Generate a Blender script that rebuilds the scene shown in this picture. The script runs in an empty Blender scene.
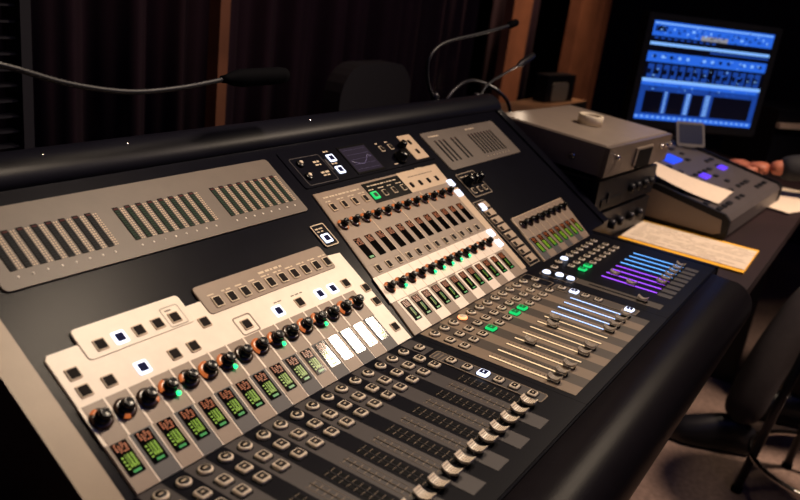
import bpy, math, random
from mathutils import Vector, Matrix
random.seed(7)
PI = math.pi
P = 0.027            # channel pitch of the console in metres
TH = 0.5552          # slope of the console's rear panel
ZD = 0.86            # height of the fader deck
scene = bpy.context.scene
COL = scene.collection

# ---------------------------------------------------------------- camera
cd = bpy.data.cameras.new('camera'); cam = bpy.data.objects.new('camera', cd); COL.objects.link(cam)
RX = ((0.54513325, -0.82904097, 0.12458255), (-0.21534709, -0.28209205, -0.93490626), (0.81021933, 0.48282, -0.33230932))
m = Matrix((
    (RX[0][0], -RX[1][0], -RX[2][0], -0.39739334),
    (RX[0][1], -RX[1][1], -RX[2][1], -0.47718883),
    (RX[0][2], -RX[1][2], -RX[2][2], 1.33358833),
    (0, 0, 0, 1)))
cam.matrix_world = m
cd.sensor_width = 36; cd.lens = 787.33 / 800 * 36
cd.clip_start = 0.02; cd.clip_end = 50
cd.dof.use_dof = True; cd.dof.focus_distance = 1.10; cd.dof.aperture_fstop = 5.0
scene.camera = cam

# ---------------------------------------------------------------- world, lights, exposure
w = bpy.data.worlds.new('world'); scene.world = w; w.use_nodes = True
bg = w.node_tree.nodes['Background']; bg.inputs[0].default_value = (0.08, 0.12, 0.50, 1); bg.inputs[1].default_value = 0.05

def area(name, loc, target, size, power, col, spread=PI, size_y=None):
    l = bpy.data.lights.new(name, 'AREA'); l.energy = power; l.color = col; l.size = size
    l.spread = spread
    if size_y: l.shape = 'RECTANGLE'; l.size_y = size_y
    else: l.shape = 'DISK'
    o = bpy.data.objects.new(name, l); COL.objects.link(o); o.location = loc
    o.rotation_euler = (Vector(target) - Vector(loc)).to_track_quat('-Z', 'Y').to_euler()
    return o
WARM = (1.0, 0.79, 0.58)
area('ceiling_spot_left', (0.60, 0.05, 1.98), (0.22, 0.08, 0.93), 0.13, 4.0, WARM, math.radians(100))
area('ceiling_spot_middle', (1.60, -0.265, 1.93), (0.75, 0.05, 0.9), 0.17, 4.6, WARM, math.radians(120))
area('ceiling_spot_desk', (2.2, -0.5, 2.5), (1.9, -0.1, 0.8), 0.25, 3.6, WARM, math.radians(110))
area('ceiling_spot_posts', (3.2, 0.45, 2.6), (3.2, 1.05, 1.3), 0.2, 4.0, (1.0, 0.66, 0.44), math.radians(60))
area('floor_fill', (2.3, -1.2, 2.7), (2.1, -0.4, 0.0), 0.3, 9.5, (1.0, 0.74, 0.56), math.radians(60))  # unseen fill added to brighten the carpet at the right
area('wall_spot_left', (1.0, 0.3, 2.6), (1.2, 1.1, 1.2), 0.2, 0.9, (1.0, 0.6, 0.45), math.radians(80))
area('blue_fill', (0.2, -1.6, 2.7), (0.9, 0.2, 0.8), 1.6, 3.2, (0.16, 0.24, 1.0))  # broad ambient fill, added to lift the blacks towards blue
area('blue_fill_back', (1.6, -0.9, 2.75), (1.6, 1.1, 1.0), 1.2, 4.0, (0.25, 0.25, 1.0))  # unseen blue fill aimed at the back wall
vs = scene.view_settings
vs.view_transform = 'Standard'; vs.look = 'None'; vs.gamma = 1.0; vs.exposure = 0.0; vs.use_curve_mapping = False

# ---------------------------------------------------------------- materials
MATS = {}
def lin(c): return tuple(((v/255)/12.92 if v/255 <= 0.04045 else ((v/255+0.055)/1.055)**2.4) for v in c)
def mat(name, rgb, rough=0.5, metal=0.0, noise=0.0, nscale=40.0, bump=0.0, bscale=400.0, coat=0.0, alpha=1.0, trans=0.0, spec=0.5):
    m = bpy.data.materials.new(name); m.use_nodes = True; nt = m.node_tree; b = nt.nodes['Principled BSDF']
    c = (*lin(rgb), 1)
    b.inputs['Base Color'].default_value = c; b.inputs['Roughness'].default_value = rough; b.inputs['Metallic'].default_value = metal
    b.inputs['Coat Weight'].default_value = coat; b.inputs['Transmission Weight'].default_value = trans; b.inputs['Alpha'].default_value = alpha
    b.inputs['Specular IOR Level'].default_value = spec
    if noise or bump:
        tc = nt.nodes.new('ShaderNodeTexCoord')
    if noise:
        n = nt.nodes.new('ShaderNodeTexNoise'); n.inputs['Scale'].default_value = nscale; n.inputs['Detail'].default_value = 5
        r = nt.nodes.new('ShaderNodeValToRGB')
        r.color_ramp.elements[0].position = 0.3; r.color_ramp.elements[1].position = 0.7
        r.color_ramp.elements[0].color = (*[v*(1-noise) for v in c[:3]], 1); r.color_ramp.elements[1].color = (*[min(1, v*(1+noise)) for v in c[:3]], 1)
        nt.links.new(tc.outputs['Object'], n.inputs['Vector']); nt.links.new(n.outputs['Fac'], r.inputs[0]); nt.links.new(r.outputs[0], b.inputs['Base Color'])
    if bump:
        n2 = nt.nodes.new('ShaderNodeTexNoise'); n2.inputs['Scale'].default_value = bscale; n2.inputs['Detail'].default_value = 3
        bp = nt.nodes.new('ShaderNodeBump'); bp.inputs['Strength'].default_value = bump; bp.inputs['Distance'].default_value = 0.001
        nt.links.new(tc.outputs['Object'], n2.inputs['Vector']); nt.links.new(n2.outputs['Fac'], bp.inputs['Height']); nt.links.new(bp.outputs[0], b.inputs['Normal'])
    MATS[name] = m; return m
def emat(name, rgb, strength, base=(10, 10, 10), rough=0.3):
    m = mat(name, base, rough); b = m.node_tree.nodes['Principled BSDF']
    b.inputs['Emission Color'].default_value = (*lin(rgb), 1); b.inputs['Emission Strength'].default_value = strength
    return m
def M(n): return MATS[n]
mat('cream plate', (240, 224, 208), 0.42, 0.0, 0.04, 60, 0.05, 900)
mat('taupe plate', (134, 114, 98), 0.45, 0.0, 0.05, 60, 0.05, 900)
mat('sand plate', (200, 174, 146), 0.45, 0.0, 0.04, 60, 0.05, 900)
mat('grey brown plate', (94, 82, 74), 0.5, 0.0, 0.08, 25, 0.08, 700)
mat('beige cheek', (150, 130, 108), 0.45, 0.0, 0.10, 18, 0.10, 500)
mat('black steel', (11, 11, 20), 0.30, 0.0, 0.1, 30, 0.14, 900, spec=0.07)
mat('navy strip', (8, 8, 18), 0.4, 0.0, spec=0.12)
mat('slate strip', (56, 50, 52), 0.5, 0.0, 0.05, 30)
mat('deep slate strip', (58, 54, 58), 0.5, 0.0, 0.05, 30)
mat('taupe strip', (124, 106, 90), 0.5, 0.0, 0.05, 30)
mat('umber strip', (66, 56, 50), 0.5, 0.0, 0.05, 30)
mat('arm leather', (22, 19, 23), 0.36, 0.0, 0.08, 25, 0.25, 600, spec=0.07)
mat('rear trim', (15, 15, 24), 0.40, 0.0, 0.05, 20, 0.1, 300, spec=0.12)
mat('knob black', (10, 10, 12), 0.25, 0.0, spec=0.3)
mat('collar', (58, 40, 32), 0.25, spec=0.5)
mat('cap cream', (230, 214, 194), 0.35)
mat('cap dark', (30, 23, 22), 0.45, spec=0.25)
mat('key dark', (24, 17, 16), 0.6, spec=0.06)
mat('slot black', (5, 5, 8), 0.6, spec=0.1)
mat('glass black', (8, 6, 6), 0.07, coat=1.0, spec=0.9)
mat('clear acrylic', (236, 224, 210), 0.22, trans=0.6)
mat('print light', (205, 185, 160), 0.6)
mat('print white', (235, 225, 215), 0.6)
mat('print dim', (120, 104, 88), 0.6)
mat('ladder back', (12, 9, 10), 0.7, spec=0.1)
mat('cell teal', (20, 26, 32), 0.6, spec=0.15)
mat('cell green', (26, 52, 38), 0.6, spec=0.15)
mat('cell red', (72, 26, 28), 0.6, spec=0.15)
mat('bead', (205, 178, 150), 0.5)
mat('chrome', (220, 215, 210), 0.12, 1.0)
mat('dark metal', (52, 51, 56), 0.4, 0.7)
mat('neck metal', (20, 20, 28), 0.45, 0.0, spec=0.4)
mat('rubber', (3, 3, 6), 0.8, spec=0.03)
emat('orange led and glint', (225, 118, 58), 0.6, (110, 60, 34))  # one glow for the LED arc and the warm highlight on the collar
emat('amber glyph', (215, 104, 46), 0.5)
emat('lime glyph', (150, 195, 30), 0.6)
emat('green glyph', (10, 170, 70), 0.55)
emat('green led', (30, 230, 120), 3.0)
emat('green lit', (20, 215, 110), 1.1)
emat('green lit inset', (10, 120, 60), 0.6)
emat('white lit', (215, 226, 255), 1.7, (200, 200, 210))
emat('blue inset', (30, 40, 110), 0.2, (6, 6, 14), 0.6); M('blue inset').node_tree.nodes['Principled BSDF'].inputs['Specular IOR Level'].default_value = 0.05
emat('orange lit', (255, 150, 90), 1.8, (220, 190, 160))
emat('cream bar', (255, 218, 170), 0.55, (230, 210, 180))
emat('ice bar', (150, 190, 255), 1.5, (200, 210, 230))
emat('sky bar', (100, 170, 255), 1.6)
emat('violet bar', (150, 70, 235), 1.7)
emat('lilac screen', (92, 78, 96), 0.22, (20, 18, 22), 0.1)
emat('lilac line', (150, 130, 170), 0.35)
emat('lamp lens', (255, 225, 180), 8.0)

# ---------------------------------------------------------------- mesh helpers
def rrect(x0, y0, x1, y1, r=0.1, n=3):
    pts = []
    for cx, cy, a0 in ((x1-r, y0+r, -PI/2), (x1-r, y1-r, 0), (x0+r, y1-r, PI/2), (x0+r, y0+r, PI)):
        for k in range(n+1):
            a = a0 + k*PI/2/n; pts.append((cx+r*math.cos(a), cy+r*math.sin(a)))
    return pts
class MB:
    def __init__(s): s.v = []; s.f = []; s.mi = []; s.sm = []; s.mats = []
    def mi_(s, m):
        if m not in s.mats: s.mats.append(m)
        return s.mats.index(m)
    def add(s, vs, fs, m, smooth=False):
        o = len(s.v); s.v += [tuple(v) for v in vs]; k = s.mi_(m)
        for f in fs: s.f.append([i+o for i in f]); s.mi.append(k); s.sm.append(smooth)
    def box(s, x0, y0, z0, x1, y1, z1, m, top=None):
        vs = [(x0,y0,z0),(x1,y0,z0),(x1,y1,z0),(x0,y1,z0),(x0,y0,z1),(x1,y0,z1),(x1,y1,z1),(x0,y1,z1)]
        s.add(vs, [(0,3,2,1),(0,1,5,4),(1,2,6,5),(2,3,7,6),(3,0,4,7)], m); s.add(vs[4:], [(0,1,2,3)], top or m)
    def prism(s, poly, z0, z1, m, ch=0.0, top=None):
        n = len(poly); cx = sum(p[0] for p in poly)/n; cy = sum(p[1] for p in poly)/n
        def ins(d):
            out = []
            for x, y in poly:
                L = math.hypot(x-cx, y-cy) or 1; out.append((x-(x-cx)/L*d, y-(y-cy)/L*d))
            return out
        rings = [[(x, y, z0) for x, y in poly], [(x, y, z1-ch) for x, y in poly]]
        if ch: rings.append([(x, y, z1) for x, y in ins(ch)])
        vs = sum(rings, []); fs = [tuple(range(n-1, -1, -1))]
        for r in range(len(rings)-1):
            for i in range(n): fs.append((r*n+i, r*n+(i+1) % n, (r+1)*n+(i+1) % n, (r+1)*n+i))
        s.add(vs, fs, m); s.add(rings[-1], [tuple(range(n))], top or m)
    def ring(s, outer, inner, z0, z1, m):
        n = len(outer); vs = [(x,y,z0) for x,y in outer]+[(x,y,z1) for x,y in outer]+[(x,y,z1) for x,y in inner]+[(x,y,z0) for x,y in inner]; fs = []
        for i in range(n):
            j = (i+1) % n
            fs += [(i,j,n+j,n+i),(n+i,n+j,2*n+j,2*n+i),(2*n+i,2*n+j,3*n+j,3*n+i),(3*n+i,3*n+j,j,i)]
        s.add(vs, fs, m)
    def lathe(s, prof, m, cx=0, cy=0, n=24, a0=0, a1=2*PI, squash=1.0, smooth=True, ax='z', org=(0,0,0)):
        full = abs(a1-a0-2*PI) < 1e-6; k = n if full else n+1; vs = []
        for r, z in prof:
            for i in range(k):
                a = a0+(a1-a0)*i/n; p = (cx+r*math.cos(a), cy+r*math.sin(a)*squash, z)
                if ax == 'x': p = (org[0]+z, org[1]+r*math.cos(a), org[2]+r*math.sin(a))
                vs.append(p)
        fs = []
        for j in range(len(prof)-1):
            for i in range(n):
                i2 = (i+1) % k
                fs.append((j*k+i, j*k+i2, (j+1)*k+i2, (j+1)*k+i))
        if full:
            fs.append(tuple(range(k-1, -1, -1))); fs.append(tuple((len(prof)-1)*k+i for i in range(k)))
        s.add(vs, fs, m, smooth)
    def sweep(s, pts, radii, m, n=10, caps=True):
        pts = [Vector(p) for p in pts]
        if not isinstance(radii, (list, tuple)): radii = [radii]*len(pts)
        vs = []; up = Vector((0.13, 0.21, 0.97)); prev = None
        for i, p in enumerate(pts):
            t = (pts[min(i+1, len(pts)-1)]-pts[max(i-1, 0)]).normalized()
            if prev is None:
                u = t.cross(up).normalized()
            else:
                u = (prev - t*prev.dot(t)).normalized()
            prev = u; v = t.cross(u)
            for k in range(n):
                a = 2*PI*k/n; vs.append(p+(u*math.cos(a)+v*math.sin(a))*radii[i])
        fs = []
        for i in range(len(pts)-1):
            for k in range(n): fs.append((i*n+k, i*n+(k+1) % n, (i+1)*n+(k+1) % n, (i+1)*n+k))
        if caps: fs.append(tuple(range(n-1, -1, -1))); fs.append(tuple((len(pts)-1)*n+k for k in range(n)))
        s.add(vs, fs, m, True)
    def extrude_x(s, prof, x0, x1, m, smooth=False):
        n = len(prof); vs = [(x0, y, z) for y, z in prof]+[(x1, y, z) for y, z in prof]
        fs = [(i, (i+1) % n, n+(i+1) % n, n+i) for i in range(n)]
        s.add(vs, fs, m, smooth); s.add(vs[:n], [tuple(range(n-1, -1, -1))], m); s.add(vs[n:], [tuple(range(n))], m)
    def mesh(s, name, scale=1.0):
        me = bpy.data.meshes.new(name); me.from_pydata([(a*scale, b*scale, c*scale) for a, b, c in s.v], [], s.f)
        for mm in s.mats: me.materials.append(M(mm))
        for p, k, q in zip(me.polygons, s.mi, s.sm): p.material_index = k; p.use_smooth = q
        import bmesh
        b = bmesh.new(); b.from_mesh(me); bmesh.ops.recalc_face_normals(b, faces=b.faces); b.to_mesh(me); b.free()
        me.update(); return me
    def build(s, name, parent=None, loc=(0,0,0), rot=(0,0,0), scale=1.0):
        return put(name, s.mesh(name, scale), parent, loc, rot)
def put(name, me, parent=None, loc=(0,0,0), rot=(0,0,0)):
    o = bpy.data.objects.new(name, me); COL.objects.link(o); o.parent = parent; o.location = loc; o.rotation_euler = rot
    return o
def tag(o, label=None, cat=None, group=None, kind=None):
    if label: o['label'] = label
    if cat: o['category'] = cat
    if group: o['group'] = group
    if kind: o['kind'] = kind
    return o
def thing(name, loc, label, cat, rotz=0, group=None):
    o = bpy.data.objects.new(name, None); COL.objects.link(o); o.location = loc; o.rotation_euler = (0, 0, rotz); o.empty_display_size = 0.05
    return tag(o, label, cat, group)
def spline(pts, n=8):
    P_ = [Vector(p) for p in pts]; out = []
    for i in range(len(P_)-1):
        a = P_[max(i-1, 0)]; b = P_[i]; c = P_[i+1]; d = P_[min(i+2, len(P_)-1)]
        for k in range(n):
            t = k/n
            out.append(0.5*((2*b)+(c-a)*t+(2*a-5*b+4*c-d)*t*t+(3*b-a-3*c+d)*t**3))
    out.append(P_[-1]); return out

# ================================================================ room
mat('carpet', (122, 102, 92), 0.95, 0, 0.25, 60, 0.6, 220)
mat('dark wall', (34, 28, 34), 0.8, 0, 0.1, 3)
mat('ceiling paint', (44, 38, 38), 0.9)
mat('wood post', (136, 88, 62), 0.5, 0, 0.2, 9, 0.1, 60)
mat('curtain cloth', (44, 20, 34), 0.9, 0, 0.15, 14)
def struct(name, x0, y0, z0, x1, y1, z1, m):
    b = MB(); b.box(x0, y0, z0, x1, y1, z1, m); return tag(b.build(name), kind='structure')
struct('floor', -2.2, -3.0, -0.1, 5.2, 1.5, 0.0, 'carpet')
struct('ceiling', -2.2, -3.0, 2.8, 5.2, 1.5, 2.9, 'ceiling paint')
struct('wall_back', -2.2, 1.4, 0.0, 5.2, 1.5, 2.8, 'dark wall')
struct('wall_right', 5.1, -3.0, 0.0, 5.2, 1.4, 2.8, 'dark wall')
struct('wall_left', -2.3, -3.0, 0.0, -2.2, 1.5, 2.8, 'dark wall')
struct('wall_front', -2.2, -3.1, 0.0, 5.2, -3.0, 2.8, 'dark wall')
struct('trim_1', 1.128, 1.06, 0.0, 1.163, 1.10, 2.8, 'wood post')
struct('trim_2', 2.87, 1.06, 0.0, 3.06, 1.10, 2.8, 'wood post')
struct('trim_3', 3.56, 1.02, 0.0, 3.80, 1.08, 2.8, 'wood post')
struct('trim_4', 3.84, 1.00, 0.0, 3.95, 1.08, 2.8, 'wood post')
def curtain(x0, x1, y, label):
    n = int((x1-x0)/0.012); vs = []; prof = []
    for i in range(n+1):
        x = x0+(x1-x0)*i/n
        a = x*2*PI/0.17
        prof.append((x, y+0.035*math.sin(a)+0.018*math.sin(a*0.43+1)+0.008*math.sin(3.1*a)))
    b = MB(); k = len(prof)
    for t in (0, 0.006):
        for z in (0.02, 2.75):
            vs += [(x, yy+t, z) for x, yy in prof]
    fs = []
    for i in range(k-1):
        fs += [(i, i+1, k+i+1, k+i), (2*k+i, 3*k+i, 3*k+i+1, 2*k+i+1), (i, 2*k+i, 2*k+i+1, i+1), (k+i, k+i+1, 3*k+i+1, 3*k+i)]
    fs += [(0, k, 3*k, 2*k), (k-1, 3*k-1, 4*k-1, 2*k-1)]
    b.add(vs, fs, 'curtain cloth', True)
    return tag(b.build('curtain'), label, 'curtain', 'curtains on the back wall')
curtain(-0.4, 1.15, 1.24, 'dark maroon curtain left of the thin wooden strip')
curtain(1.18, 2.84, 1.24, 'dark maroon curtain between the thin wooden strip and the wide post')
curtain(3.08, 3.5, 1.24, 'dark maroon curtain right of the wide wooden post')

# ================================================================ desk
mat('desk top', (36, 22, 24), 0.45, 0, 0.25, 8)
mat('desk side', (18, 17, 21), 0.6)
dk = thing('desk', (1.45, 0.0, 0.0), 'long dark desk carrying the mixing console and the boxes beside it', 'desk')
b = MB(); b.box(-1.75, -0.30, 0.745, 1.75, 0.62, 0.775, 'desk top'); b.build('desk_top', dk)
for x in (-1.62, 1.22):
    b = MB(); b.box(x-0.02, -0.22, 0.0, x+0.02, 0.58, 0.745, 'desk side'); b.build('side_panel', dk)
b = MB(); b.box(-0.85, -0.19, 0.0, -0.81, 0.5, 0.745, 'desk side'); b.build('side_panel', dk)
b = MB(); b.box(-1.60, 0.50, 0.25, 1.20, 0.52, 0.745, 'desk side'); b.build('back_panel', dk)
sh = MB(); mat('ledge wood', (150, 112, 80), 0.5, 0, 0.2, 10)
sh.box(1.75, 0.68, 0.0, 2.95, 0.82, 0.905, 'desk side', 'ledge wood'); tag(sh.build('ledge'), 'low dark ledge with a light wooden top behind the silver box', 'ledge')

# ================================================================ console
con = thing('mixing_console', (0, 0, ZD), 'large digital mixing console with sloped meter panel, knobs, lit keys and faders', 'mixing console')
c_, s_ = math.cos(TH), math.sin(TH)
def SP(v, h=0): return (c_*v-s_*h, s_*v+c_*h)     # point on the slope as (y, z)
# chassis: body under both surfaces
b = MB()
prof = [(-9.45, -0.04), (0, -0.04)] + [SP(14.6, -0.04)] + [(SP(15.0)[0], -3.0), (-9.45, -3.0)]
b.extrude_x(prof, -0.45, 44.4, 'black steel'); b.extrude_x([(0.3, -3.0), (0.3, 0.14)]+prof[2:4], 44.4, 47.3, 'black steel'); b.build('chassis', con, scale=P)
# end cheeks
def cheek(x0, x1, mname, label, yf=-9.5):
    b = MB(); p = ([(-9.5, 0.10), (-0.05, 0.10)] if yf < -1 else [SP(0.4, 0.10)]) + [SP(13.5, 0.10), SP(14.9, 0.05)] + [(SP(15.3)[0], -3.1), (yf, -3.1)]
    b.extrude_x(p, x0, x1, mname)
    if yf > -1: b.extrude_x([(-9.5, -3.1), (-9.5, 0.03), (0.3, 0.03), (0.3, -3.1)], 44.4, 45.0, mname)
    o = b.build('end_cheek', con, scale=P); o['label'] = label
cheek(-1.6, -0.45, 'beige cheek', 'beige metal end cheek')
cheek(47.3, 48.4, 'black steel', 'black end cheek', 0.4)
# armrest: rounded profile along the front edge
b = MB(); ap = [(-9.5, -0.02)]
for k in range(15):
    t = k/14; a = PI/2 - t*(PI*0.92)
    ap.append((-10.9-1.75*math.cos(a)*1.0, -1.85+1.75*math.sin(a)))
ap += [(-11.0, -3.4), (-11.0, -3.1), (-9.5, -3.1)]
b.extrude_x(ap, -1.6, 42.6, 'arm leather', True)
b.lathe([(0.001, 0.0), (1.2, 0.12), (1.65, 0.6), (1.75, 1.2)], 'arm leather', ax='x', org=(0,0,0)) if False else None
# rounded far end
ring0 = [(42.6, y, z) for y, z in ap]; rings = [ring0]
for k in range(1, 6):
    a = k/5*PI/2; sc = math.cos(a)*0.55+0.45; dx = math.sin(a)*1.3
    rings.append([(42.6+dx+0*y, -10.6+(y+10.6)*(sc if y < -10.6 else 1), -1.8+(z+1.8)*sc) for y, z in ap])
vs = sum(rings, []); n = len(ap); fs = []
for r in range(5):
    for i in range(n): fs.append((r*n+i, r*n+(i+1) % n, (r+1)*n+(i+1) % n, (r+1)*n+i))
fs.append(tuple(5*n+i for i in range(n)))
b.add(vs, fs, 'arm leather', True)

b.build('armrest', con, scale=P)
# rear trim: rounded lip along the top
b = MB(); lp = []
for v, h in ((13.7, 0.0), (13.85, 0.22), (14.2, 0.40), (14.7, 0.48), (15.2, 0.40), (15.6, 0.18), (15.85, -0.2), (15.9, -0.8), (15.6, -1.4), (13.7, -1.4)):
    lp.append(SP(v, h))
b.extrude_x(lp, -1.6, 48.4, 'rear trim', True); b.build('rear_trim', con, scale=P)
for x in (5.2, 9.6, 23.2):
    b = MB(); b.lathe([(0.10, 0.2), (0.10, 0.26), (0.06, 0.30)], 'chrome', n=12); o = b.build('trim_screw', con, (x*P, SP(14.9)[0]*P, SP(14.9, 0.2)[1]*P), (TH, 0, 0), P)

# panels on the slope share one local frame: x along, y up the slope, z out
def slope_panel(name, outline, mname, label=None, z0=-0.04, z1=0.06, extra=None):
    b = MB()
    b.prism(outline, z0, z1, mname, 0.03)
    if extra: extra(b)
    o = b.build(name, con, (0, 0, 0), (TH, 0, 0), P)
    if label: o['label'] = label
    return o
def deck_panel(name, outline, mname, label=None, z0=-0.04, z1=0.02, extra=None):
    b = MB(); b.prism([(x, -v) for x, v in outline][::-1], z0, z1, mname)
    if extra: extra(b)
    o = b.build(name, con, scale=P)
    if label: o['label'] = label
    return o
def at(name, me, parent, x, v, h=0.06, deck=False, label=None):
    o = put(name, me, parent, (x*P, (-v if deck else v)*P, h*P))
    if label: o['label'] = label
    return o
def dashes(b, x0, v0, x1, h, m='print light', size=0.09, seed=0):
    rnd = random.Random(seed); x = x0
    while x < x1-0.1:
        L = rnd.uniform(0.14, 0.42); L = min(L, x1-x)
        b.box(x, v0, h-0.01, x+L, v0+size, h+0.006, m); x += L+rnd.uniform(0.05, 0.12)

# ---- shared small meshes (units: pitch)
def key_mesh(name, wx, wy, frame, inset, h=0.10, fr=0.09, r=0.05, glyph=None, base=None):
    b = MB()
    if base: b.prism(rrect(-wx/2-0.08, -wy/2-0.08, wx/2+0.08, wy/2+0.08, 0.08, 2), 0.0, 0.012, base)
    b.prism(rrect(-wx/2, -wy/2, wx/2, wy/2, r, 2), -0.02, h, frame, 0.02)
    b.prism(rrect(-wx/2+fr, -wy/2+fr, wx/2-fr, wy/2-fr, 0.03, 2), h-0.01, h+0.02, inset)
    if glyph: b.box(-wx*0.12, -wy*0.05, h+0.015, wx*0.14, wy*0.07, h+0.026, glyph)
    return b.mesh(name, P)
K = {}
K['plate'] = key_mesh('plate key', 0.52, 0.52, 'sand plate', 'key dark', 0.05, 0.06)
K['plate_lit'] = key_mesh('lit plate key', 0.56, 0.56, 'white lit', 'blue inset', 0.05, 0.10)
K['mini'] = key_mesh('mini key', 0.50, 0.58, 'print light', 'key dark', 0.06, 0.07)
K['mini_taupe'] = key_mesh('mini taupe key', 0.44, 0.56, 'sand plate', 'key dark', 0.06, 0.07)
K['slotkey'] = key_mesh('slot key', 0.40, 0.50, 'print light', 'key dark', 0.05, 0.06)
K['plain'] = key_mesh('plain key', 0.26, 0.42, 'key dark', 'key dark', 0.05, 0.03)
K['mini_green'] = key_mesh('green key', 0.58, 0.56, 'green lit', 'cap dark', 0.08, 0.14)
K['mini_white'] = key_mesh('white key', 0.62, 0.58, 'white lit', 'blue inset', 0.05, 0.12)
K['white_big'] = key_mesh('white pad', 0.60, 0.56, 'white lit', 'white lit', 0.08, 0.2)
def deck_key(name, wx, wy, body, inset, h=0.15, lit=False):
    b = MB()
    b.prism(rrect(-wx/2-0.05, -wy/2-0.05, wx/2+0.05, wy/2+0.05, 0.1, 2), 0.0, 0.02, 'slot black')
    b.prism(rrect(-wx/2, -wy/2, wx/2, wy/2, 0.10, 3), -0.02, h, body, 0.05)
    b.prism(rrect(-wx/2+0.085, -wy/2+0.085, wx/2-0.085, wy/2-0.085, 0.04, 2), h-0.01, h+0.012, inset)
    b.box(-wx*0.14, -0.03, h, wx*0.10, 0.03, h+0.02, 'print light' if not lit else body)
    return b.mesh(name, P)
def round_key(name, body, inset, rx=0.29, ry=0.27, h=0.14):
    b = MB(); q = ry/rx
    b.lathe([(rx+0.04, 0), (rx+0.04, 0.02)], 'slot black', n=22, squash=q)
    b.lathe([(rx, -0.02), (rx, h-0.05), (rx-0.05, h)], body, n=22, squash=q)
    b.lathe([(rx-0.075, h-0.01), (rx-0.08, h+0.015)], inset, n=22, squash=q)
    b.box(-0.11, -0.03, h, 0.08, 0.03, h+0.025, 'print light')
    return b.mesh(name, P)
K['round'] = round_key('round key', 'cap cream', 'cap dark')
K['round_orange'] = round_key('orange round key', 'orange lit', 'cap cream')
K['round_white'] = round_key('white round key', 'white lit', 'white lit')
K['sq'] = deck_key('square deck key', 0.52, 0.52, 'cap cream', 'cap dark')
K['sq_green'] = deck_key('green deck key', 0.58, 0.54, 'green lit', 'green lit inset', lit=True)
K['sq_white'] = deck_key('white deck key', 0.56, 0.54, 'white lit', 'blue inset', lit=True)
K['sqs'] = deck_key('small deck key', 0.50, 0.44, 'cap cream', 'key dark', 0.12)

def knob_mesh(name, r=0.40, arc=True, green=False, a=2.35, spanA=0.9, tall=0.50, dots=False):
    b = MB()
    b.lathe([(r+0.03, 0.0), (r+0.03, 0.06), (r-0.04, 0.12), (r-0.12, 0.12)], 'collar', n=28)
    if arc:
        b.lathe([(r+0.035, 0.05), (r+0.035, 0.075), (r-0.03, 0.13), (r-0.13, 0.135)], 'orange led and glint', n=8, a0=a-spanA/2, a1=a+spanA/2)
        if dots: b.lathe([(r+0.035, 0.05), (r+0.035, 0.075), (r-0.03, 0.13), (r-0.13, 0.135)], 'orange led and glint', n=4, a0=a+PI-0.5, a1=a+PI+0.1)
    if green:
        b.lathe([(0.10, 0.08), (0.10, 0.15), (0.05, 0.19)], 'green led', cx=r*math.cos(-1.15), cy=r*math.sin(-1.15), n=12)
    b.lathe([(r-0.10, 0.08), (r-0.12, 0.24), (r-0.17, 0.28)], 'knob black', n=28)
    prof = [(r*0.56, 0.26), (r*0.54, tall-0.05), (r*0.46, tall), (r*0.34, tall-0.02)]
    b.lathe(prof, 'knob black', n=32)
    b.box(-0.02, r*0.2, tall-0.01, 0.02, r*0.44, tall+0.012, 'cap dark')
    return b.mesh(name, P)
KN = {}
angs = [2.2, 3.9, 5.4, 2.4, 2.7, 2.5]
for i, aa in enumerate(angs):
    KN[i, False] = knob_mesh('rotary', arc=True, a=aa, spanA=0.75)
    KN[i, True] = knob_mesh('rotary', arc=True, a=2.5, spanA=1.5, green=True)
    KN[i, 'm'] = knob_mesh('rotary', r=0.33, a=2.2, spanA=0.9, tall=0.48, dots=True)
    KN[i, 'mg'] = knob_mesh('rotary', r=0.33, a=2.2, spanA=0.9, tall=0.48, green=True)
KN['full'] = knob_mesh('rotary', a=2.6, spanA=2.6)
KN['green'] = knob_mesh('rotary', a=2.5, spanA=1.5, green=True)
KN['top'] = knob_mesh('rotary', a=2.0, spanA=0.7)
KN['low'] = knob_mesh('rotary', a=4.3, spanA=0.6)
KN['right'] = knob_mesh('rotary', a=5.6, spanA=0.6)
KN['left'] = knob_mesh('rotary', a=2.7, spanA=0.9)
KN['plain'] = knob_mesh('rotary', arc=False)
KN['dark'] = knob_mesh('rotary', r=0.34, arc=False)

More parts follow.
